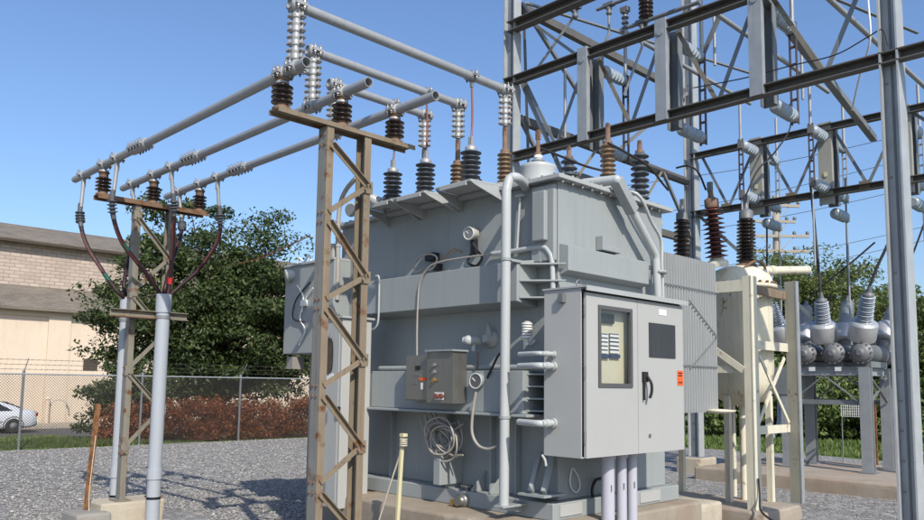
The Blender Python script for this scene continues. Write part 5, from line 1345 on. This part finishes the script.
    xr = X1+.3; p = AX(575, 8, xr); rod('bent grey tube rising from the far truss bay', AX(572, 2, xr), AX(590, -4, xr), .02, [(p, AX(573, 18, xr), AX(536, 70, xr))])
    c = AX(646, 20, X1+.9); s = thing('hanging_insulator', 'dark hanging insulator at the top edge above the gantry', 'insulator', c)
    MB().lathe(c, (0, 0, 1), [(-.12, .02), (-.02, .03), (0, .05)]+[(t+.02, q) for t, q in sheds(.5, .08, .12, 7)], 18).build('porcelain', 'porcelain', s)
    MB().tube(c+V3(0, 0, .5), (c.x, c.y, 9.2), .03).build('hanger', 'galv', s)
    b = V3(X2, YA, 0); tag(block((X2-.35, YA-.3, -.2), (X2+.35, YA+.3, .33)).build('concrete_footing', 'concrete_light', bevel=.03), 'pale concrete footing under the middle gantry column', 'footing')
    tag(block((X1-.35, YB-.35, -.2), (X1+.35, YB+.35, .02)).build('concrete_footing', 'concrete_grey', bevel=.02), 'grey concrete footing under the foreground gantry column', 'footing')
    tag(block((X1-.35, YA-.35, -.2), (X1+.35, YA+.35, .02)).build('concrete_footing', 'concrete_grey', bevel=.02), 'grey concrete footing of the gantry column behind the transformer', 'footing')
    tag(block((X2-.35, YB-.55, -.2), (X2+.35, YB+.15, .33)).build('concrete_footing', 'concrete_grey', bevel=.02), 'grey concrete footing at the far right gantry column', 'footing')
dead_end()

# ------------------------------------------------------------------ cream oil breaker with its frame
def oil_breaker():
    zp = .2
    k0, k1 = AZ(765, 513, zp), AZ(807, 504.5, zp)
    A, B = V3(10.21, 4.80, zp), V3(11.27, 4.72, zp); yb = 8.6
    tag(block((k0.x, k0.y, -.2), (k1.x, 9.1, zp)).build('concrete_pad', 'concrete_red', bevel=.025), 'low rust stained concrete pad under the cream breaker frame', 'pad')
    r = thing('breaker_support', 'cream painted steel frame with peeling paint and a rusty rear post', 'steel frame', A)
    zt = ZV(276, A.x, A.y)
    def part(n, m_, mat='cream'): return m_.build(n, mat, r)
    part('post', MB().span((A.x-.05, A.y-.02, zp), (A.x+.0, A.y+.09, zt)), 'cream')
    part('post_flange', MB().span((A.x-.055, A.y-.036, zp), (A.x+.12, A.y-.0205, zt)), 'cream')
    zB = ZV(281, B.x, B.y)
    part('post', MB().span((B.x+.04, B.y-.0705, zp), (B.x+.06, B.y+.08, zB)), 'shaded_olive')  # shaded face of the rear post, painted darker
    part('post_flange', MB().span((B.x+.036, B.y-.09, zp), (B.x+.13, B.y-.072, zB)), 'galv_light')  # lit edge of the same post, painted paler
    for x in (A.x-.06, B.x+.06): part('post', MB().span((x-.07, yb-.1, zp), (x+.07, yb+.05, zt)), 'cream')
    z1 = (AY(730, 286, A.y+.2).z)
    ztb = ZV(286.5, A.x-.1, A.y+.4)
    part('top_beam', MB().span((A.x-.05, A.y+.091, ztb-.08), (A.x+.04, yb-.101, ztb+.08)))
    zl = ZV(369, A.x-.1, A.y+.4)
    part('side_beam', MB().span((A.x-.04, A.y+.091, zl-.05), (A.x+.03, yb-.101, zl+.05)))
    part('diagonal_brace', MB().bar((A.x-.065, A.y+.1, ZV(370, A.x-.06, A.y+.1)), (A.x-.065, A.y+1.1, ZV(335, A.x-.06, A.y+1.0)+.2), .02, .09))
    def hb(pya, pyb, h, mat='cream', name='cross_bar'):
        za, zb = ZV(pya, A.x+.2, A.y), ZV(pyb, B.x, B.y); part(name, MB().span((A.x+.121, A.y-.03, za-h/2), (B.x+.034, A.y+.02, za+h/2)), mat)
    hb(345, 345, .12); hb(430, 430, .11); hb(290, 293, .12, 'rusty_post')
    zx1, zx0 = ZV(350, A.x+.2, A.y)-.08, ZV(424, A.x+.2, A.y)
    part('diagonal_brace', MB().bar((A.x+.14, A.y-.04, zx1), (B.x-.03, A.y-.04, zx0), .02, .05)); part('diagonal_brace', MB().bar((A.x+.14, A.y-.0, zx0), (B.x-.03, A.y-.0, zx1), .02, .05))
    part('ground_wire', MB().path(spline([(A.x-.03, A.y-.06, .62), (A.x-.04, A.y-.08, .4), (A.x-.25, A.y-.2, .22), (A.x-.35, A.y-.5, .1)], 5), .014, 6), 'dark_wire')
    # tanks in a row
    labs = ['cream oil breaker tank behind the front post, carrying two tall bushings', 'cream oil breaker tank behind the radiator, mostly hidden']
    for k, y in enumerate((5.34, 6.75)):
        x = XP(741, 5.34, 2.5); rad = .45
        t = thing('breaker_tank', labs[k], 'breaker tank', (x, y, 1.2), 'oil breaker tanks')
        zt_ = ZV(266, x, 5.34)
        MB().lathe((x, y, 1.55), (0, 0, 1), [(0, .08), (.02, .17), (.08, .31), (.20, .41), (.32, rad), (zt_-1.55-.30, rad)], 36).build('tank', 'cream', t)
        MB().lathe((x, y, zt_-.36), (0, 0, 1), [(0, rad+.001), (.0, rad+.07), (.05, rad+.07), (.05, rad+.02), (.16, rad), (.27, rad*.86), (.33, rad*.55), (.36, .1)], 36).build('dome', 'cream', t)
        bo = Bolts()
        for j in range(24): a = j*2*PI/24; bo.bolt((x+(rad+.045)*math.cos(a), y+(rad+.045)*math.sin(a), zt_-.31), (0, 0, 1), .022, .04)
        bo.build('bolts', 'rust_cap', t)
        for j in range(3): a = j*2*PI/3+.9; MB().span((x+.36*math.cos(a)-.04, y+.36*math.sin(a)-.04, zp), (x+.36*math.cos(a)+.04, y+.36*math.sin(a)+.04, 1.7)).build('leg', 'cream', t)
        for px, pt, dy, mat, lean in (((717.5, 189, .06, 'porcelain_red', .0), (746, 200, -.10, 'porcelain', 0)) if k == 0 else ((681, 203, -.1, 'porcelain', 0),)):
            yy = y+dy; xx = XP(px, yy, 3.7); z0 = zt_-.08; zz = ZV(pt, xx, yy)
            xt = XP({717.5: 711, 746: 746, 681: 682}[px], yy, 4.5); ax = V3(xt-xx, .0, 1.0).normalized()
            p = V3(xx, yy, z0); h = (zz-z0-.42)
            o = MB().lathe(p, ax, [(0, .15), (.05, .16), (.09, .15), (.11, .10), (.14, .10)], 20).build('bushing', 'rust_cap' if mat == 'porcelain' else 'cream', t)
            MB().lathe(p+ax*.13, ax, sheds(h, .075, .145 if mat == 'porcelain' else .165, 12 if mat == 'porcelain' else 11, taper=.92), 24).build('porcelain', mat, o)
            q = p+ax*(.13+h)
            MB().lathe(q, ax, [(0, .10), (.12, .10), (.14, .06), (.16, .04), (.26, .035)], 16).build('metal_cap', 'rust_cap' if mat != 'porcelain' else 'dark_steel', o)
            MB().box(q+ax*.30, (.05, .07, .14)).build('terminal', 'dark_steel', o)
        if k == 0:
            a = V3(x+.2, y-.1, zt_-.06); e = AY(806, 270, y-.3)
            MB().tube(a, e, .065, n=14).tube(e-(e-a).normalized()*.02, e+(e-a).normalized()*.03, .075, n=14).tube(a.lerp(e, .3), a.lerp(e, .38), .078).build('vent_pipe', 'cream', t)
            MB().path(spline([(x-.3, y-.2, zt_-.1), (x-.15, y-.3, zt_+.02), (x+.08, y-.33, zt_), (x+.26, y-.3, zt_-.14)], 5), .02, 8).build('oil_pipe', 'rust_cap', t)
            MB().tube((x, y, .2), (x, y, 1.6), .05).build('drain_pipe', 'cream', t)
            w_ = AY(725, 406, y-.6); MB().lathe((w_.x, y-.5, w_.z-.1), (0, 0, 1), [(0, .03), (.02, .2), (.05, .23), (.06, .05)], 18).build('drain_pan', 'cream', t)
    q0 = AZ(773, 478, .0)
    s = thing('conduit', 'bent grey conduit rising from the gravel behind the cream frame', 'conduit', q0)
    MB().path(spline([q0, AY(769, 455, q0.y), AY(770, 440, q0.y), AY(779, 425, q0.y+.1), AY(780, 405, q0.y+.3), AY(781, 370, q0.y+.3)], 6), .055, 12).build('tube', 'pvc', s)
oil_breaker()

# ------------------------------------------------------------------ gas breaker on its galvanised frame
def gas_breaker():
    zp = .25
    tag(block((14.35, 3.2, -.2), (17.9, 8.0, zp)).build('concrete_pad', 'concrete_red', bevel=.03), 'long low brown concrete pad under the galvanised breaker frame', 'pad')
    r = thing('circuit_breaker', 'galvanised frame circuit breaker with silver cans and six fanned bushings', 'circuit breaker', (16.4, 5.9, zp))
    xa, xb = 15.9, 17.05; ya, yb = 5.25, 6.75
    zt = ZV(367, xa, ya)
    for x, y in ((xa, ya), (xb, ya), (xb, yb), (xa, yb)):
        MB().ibeam((x, y, zp+.02), (x, y, zt), .20, .16, .014, (1, 0, 0)).build('leg', 'galv_light', r)
        MB().span((x-.15, y-.15, zp), (x+.15, y+.15, zp+.02)).build('foot_plate', 'galv', r)
    for a, b in (((xa, ya+.11, zt-.08), (xa, yb-.11, zt-.08)), ((xb, ya+.11, zt-.08), (xb, yb-.11, zt-.08)), ((xa+.11, ya, zt-.08), (xb-.11, ya, zt-.08)), ((xa+.11, yb, zt-.08), (xb-.11, yb, zt-.08))):
        MB().ibeam(a, b, .10, .16, .012).build('frame_beam', 'galv_light', r)
    zl = ZV(401, xa, yb)
    for a, b in (((xa, ya+.1, zl), (xa, yb-.1, zl)), ((xb, ya+.1, zl), (xb, yb-.1, zl))): MB().chan(a, b, .06, .09, .01).build('tie_bar', 'galv', r)
    m_ = (ya+yb)/2
    for x in (xa-.03, xb-.03):
        for y0, y1 in ((ya+.1, m_), (yb-.1, m_)): MB().bar((x, y0, zl), (x, y1, zt-.16), .02, .06, (1, 0, 0)).build('diagonal_brace', 'galv', r)
    for s in (0, 1): MB().bar((xa+.1, ya-.04, zl if s else zt-.18), (xb-.1, ya-.04, zt-.18 if s else zl), .02, .05, (0, 1, 0)).build('diagonal_brace', 'galv', r)
    # mechanism cabinet behind the cream frame
    MB().span((xa-.1, yb-.1, zt-.55), (xa+.7, yb+.75, zt+.0)).build('mechanism_box', 'galv', r, bevel=.01)
    for px in (812, 838): 
        a = AX(px, 369, xa-.057); MB().box(a, (.006, .12, .08)).build('name_plate', 'label_white', r)
    # three phase tanks along X
    fr = [(786, 769, 300), (824, 821, 297), (861, 869, 291)]; re = [(805, 806, 305), (844, 848, 300), (884, 895, 306)]
    x0, x1 = xa+.05, xa+1.0; zc = zt+.27
    for k in range(3):
        y = YP((805, 833, 861)[k], x0-.1, zc)
        b = MB().lathe((x0-.22, y, zc), (1, 0, 0), [(0, .05), (.03, .06), (.035, .12), (.08, .17), (.12, .185), (.13, .215), (.17, .215), (.18, .18), (1.35, .18), (1.36, .215), (1.41, .215), (1.42, .18), (1.5, .1)], 26)
        bo = Bolts()
        for j in range(14): a = j*2*PI/14; bo.bolt((x0-.125, y+.20*math.cos(a), zc+.20*math.sin(a)), (-1, 0, 0), .016, .03)
        o = b.build('phase_tank', 'dark_steel', r); bo.build('bolts', 'bolt', o)
        MB().span((x0, y-.14, zt), (x0+.9, y+.14, zt+.11)).build('saddle', 'galv', r)
        for (pb, ptx, pty), x in ((fr[k], x0+.12), (re[k], x0+1.05)):
            zb = zc+.26
            yb_ = YP(pb, x, zb+.15); p = V3(x, yb_*.5+y*.5 if False else yb_, zb)
            xt = x+(-.35 if x < x0+.5 else .5); tp = AX(ptx, pty, xt); ax = (tp-p).normalized(); L = (tp-p).length
            MB().tube(V3(x, y, zc), p+ax*.05, .14, n=18).build('neck', 'dark_steel', r)
            c = MB().lathe(p, ax, [(0, .17), (.01, .245), (.03, .255), (.33, .255), (.35, .25), (.355, .235), (.37, .235), (.38, .17)], 32).build('current_transformer_can', 'steel_can', r)
            q = p+ax*.37
            hh = L-.37-.10
            w_ = MB().lathe(q, ax, [(0, .15), (.03, .15), (.04, .11)]+[(t+.04, u) for t, u in sheds(hh-.04, .092, .155, 11, .94, .88, True)], 24).build('bushing', 'grey_sheds', r)
            MB().lathe(q+ax*hh, ax, [(0, .10), (.05, .11), (.06, .06), (.10, .05), (.2, .03)], 16).build('terminal_cap', 'dark_steel', w_)
            TIPS.append(q+ax*(hh+.2))
TIPS = []
gas_breaker()
def post_and_panel():
    p = AZ(875, 467, 0); x = p.x+2; p = V3(19.0, YP(875, 19.0, 1.0), 0)
    r = thing('marker_post', 'slim orange brown marker post in the grass behind the breaker', 'post', p)
    MB().bar(p, p+V3(0, 0, 1.5), .07, .05).build('post', 'rust', r)
    a, b = AX(841, 404, 19.0), AX(861, 416, 19.0)
    t = thing('mesh_panel', 'small pale wire mesh panel hanging beneath the breaker frame', 'panel', ((19.0), (a.y+b.y)/2, b.z))
    f = MB(); 
    y0, y1, z0, z1 = b.y, a.y, min(a.z, b.z)-.02, max(a.z, b.z)+.02
    n = 9
    for i in range(n+1):
        y = y0+(y1-y0)*i/n; f.bar((19, y, z0), (19, y, z1), .012, .012)
    for i in range(6):
        z = z0+(z1-z0)*i/5; f.bar((19.004, y0, z), (19.004, y1, z), .012, .012)
    f.build('mesh', 'label_white', t); MB().tube((19.02, y0, 0), (19.02, y0, z1), .012, n=6).tube((19.02, y1, 0), (19.02, y1, z1), .012, n=6).build('stand', 'galv', t)
post_and_panel()

# ------------------------------------------------------------------ distant pole, overhead wires and jumpers
def wire(name, pts, rad, mat, label, cat='wire', group=None, n=10):
    o = MB().path(spline(pts, n), rad, 6).build(name, mat); tag(o, label, cat, group); return o
def far_lines():
    d = ray(781, 395); d.z = 0; d.normalize(); D = 42; b = V3(d.x*D, d.y*D, 0); sd = V3(d.y, -d.x, 0)
    r = thing('utility_pole', 'pale utility pole with four crossarms beyond the gantry', 'utility pole', b)
    z = lambda py: ZV(py, b.x, b.y)
    MB().tube(b, V3(b.x, b.y, z(196)), .28, .16, 12).build('pole', 'pole_wood', r)
    for py, l0, l1 in ((207, .4, 1.1), (222, 1.3, .9), (237, 1.2, 1.5), (252, 1.3, 1.5)):
        c = V3(b.x, b.y, z(py))-d*.25; arm = MB().bar(c-sd*l0+V3(0, 0, .08), c+sd*l1-V3(0, 0, .1), .12, .14).build('crossarm', 'pole_wood', r)
        k = MB()
        for t in (-l0*.9, l1*.55, l1*.95): k.lathe(c+sd*t+V3(0, 0, .13-.18*(t+l0)/(l0+l1)), (0, 0, 1), [(0, .05), (.08, .09), (.16, .09), (.2, .04)], 8)
        k.build('pin_insulator', 'dark_steel', arm)
        MB().bar(c-sd*l0*.6, c+V3(0, 0, -.9), .04, .04).bar(c+sd*l1*.6, c+V3(0, 0, -.9), .04, .04).build('arm_brace', 'pole_wood', r)
    # span wires: far away, crossing behind the gantry
    for i, (ya, yb) in enumerate(((165, 128), (200, 150), (221, 183), (258, 226), (272, 240))):
        f = 44+i*2; a, e = [ray(px, py) for px, py in ((560, ya+30), (1000, yb-16))]
        a, e = CO+a*f, CO+e*f; m_ = (a+e)/2-V3(0, 0, .5)
        wire('overhead_wire', [a, m_, e], .018, 'dark_wire', 'thin overhead line crossing the sky, %s of five behind the gantry' % ['topmost', 'second highest', 'middle', 'second lowest', 'lowest'][i], 'wire', 'overhead lines behind the gantry')
    # service drop to the pole hardware from the left tree
    a, e = AY(205, 268, 26), AY(310, 236, 22); wire('overhead_wire', [a, (a+e)/2-V3(0, 0, .25), e], .018, 'copper', 'thin reddish line passing before the big tree crown', 'wire')
    # jumpers from the transformer to the gantry
    jp = [('jumper_cable', [AX(608, 143, 7.4), AX(625, 152, 7.7), AX(648, 166, 8.2), AX(663, 184, 8.6), AX(668, 190, 8.9)], 'dark jumper cable arching over the grey bushing on the tank roof'),
          ('jumper_cable', [AX(538, 147, 7.0), AX(560, 156, 7.5), AX(585, 166, 8.0), AX(608, 172, 8.4)], 'dark jumper cable sagging right from the white turret'),
          ('jumper_cable', [AX(676, 168, 10), AX(688, 166, 10.1), AX(698, 172, 10.2), AX(706, 190, 10.4)], 'dark jumper cable hooked over the red breaker bushing'),
          ('jumper_cable', [AX(746, 195, 11.2), AX(758, 170, 11.8), AX(775, 152, 13), AX(790, 128, 14.6), AX(790, 104, 15.4)], 'dark jumper cable rising from the black breaker bushing to the gantry'),
          ('jumper_cable', [AX(693, 88, X1+.05), AX(745, 78, X1+.02), AX(790, 66, X1-.05), AX(835, 55, X1-.1), AX(868, 37, X1-.1), AX(882, 30, X1-.12), AX(888, 45, X1-.12)], 'black control wire strung along the front truss to the foreground column'),
          ('jumper_cable', [AX(868, 0, X1+2), AX(870, 40, X1+2), AX(860, 75, X1+2.4), AX(852, 110, X1+3)], 'pale braided lead hanging near the top of the foreground column')]
    for nm, pts, lab in jp: wire(nm, pts, .008 if 'control' in lab else .015, 'dark_wire' if 'pale' not in lab else 'label_white', lab, 'cable')
    ends = [(760, 150), (795, 120), (838, 100), (790, 190), (830, 240), (905, 190)]
    labs = ['near left', 'near middle', 'near right', 'far left', 'far middle', 'far right']
    for k, t in enumerate(TIPS):
        up = (t-V3(t.x, t.y, 0)).length
        tgt = {0: (770, 262), 1: (815, 225), 2: (884, 245), 3: (800, 268), 4: (848, 190), 5: (908, 240)}
    order = [(0, (767, 255)), (1, (852, 262)), (2, (813, 210)), (3, (846, 205)), (4, (886, 248)), (5, (920, 235))]
    for k, (qx, qy) in order:
        t = TIPS[k]; e = AX(qx, qy, t.x+.1); wire('dropper_lead', [t, t.lerp(e, .5)+V3(0, 0, .03), e, e+(e-t).normalized()*.6], .028 if k in (2, 4) else .02, 'dark_wire', 'stiff dark lead rising from the %s breaker bushing' % ['leftmost front', 'leftmost rear', 'middle front', 'middle rear', 'right front', 'right rear'][k], 'wire', 'leads above the breaker bushings')
far_lines()
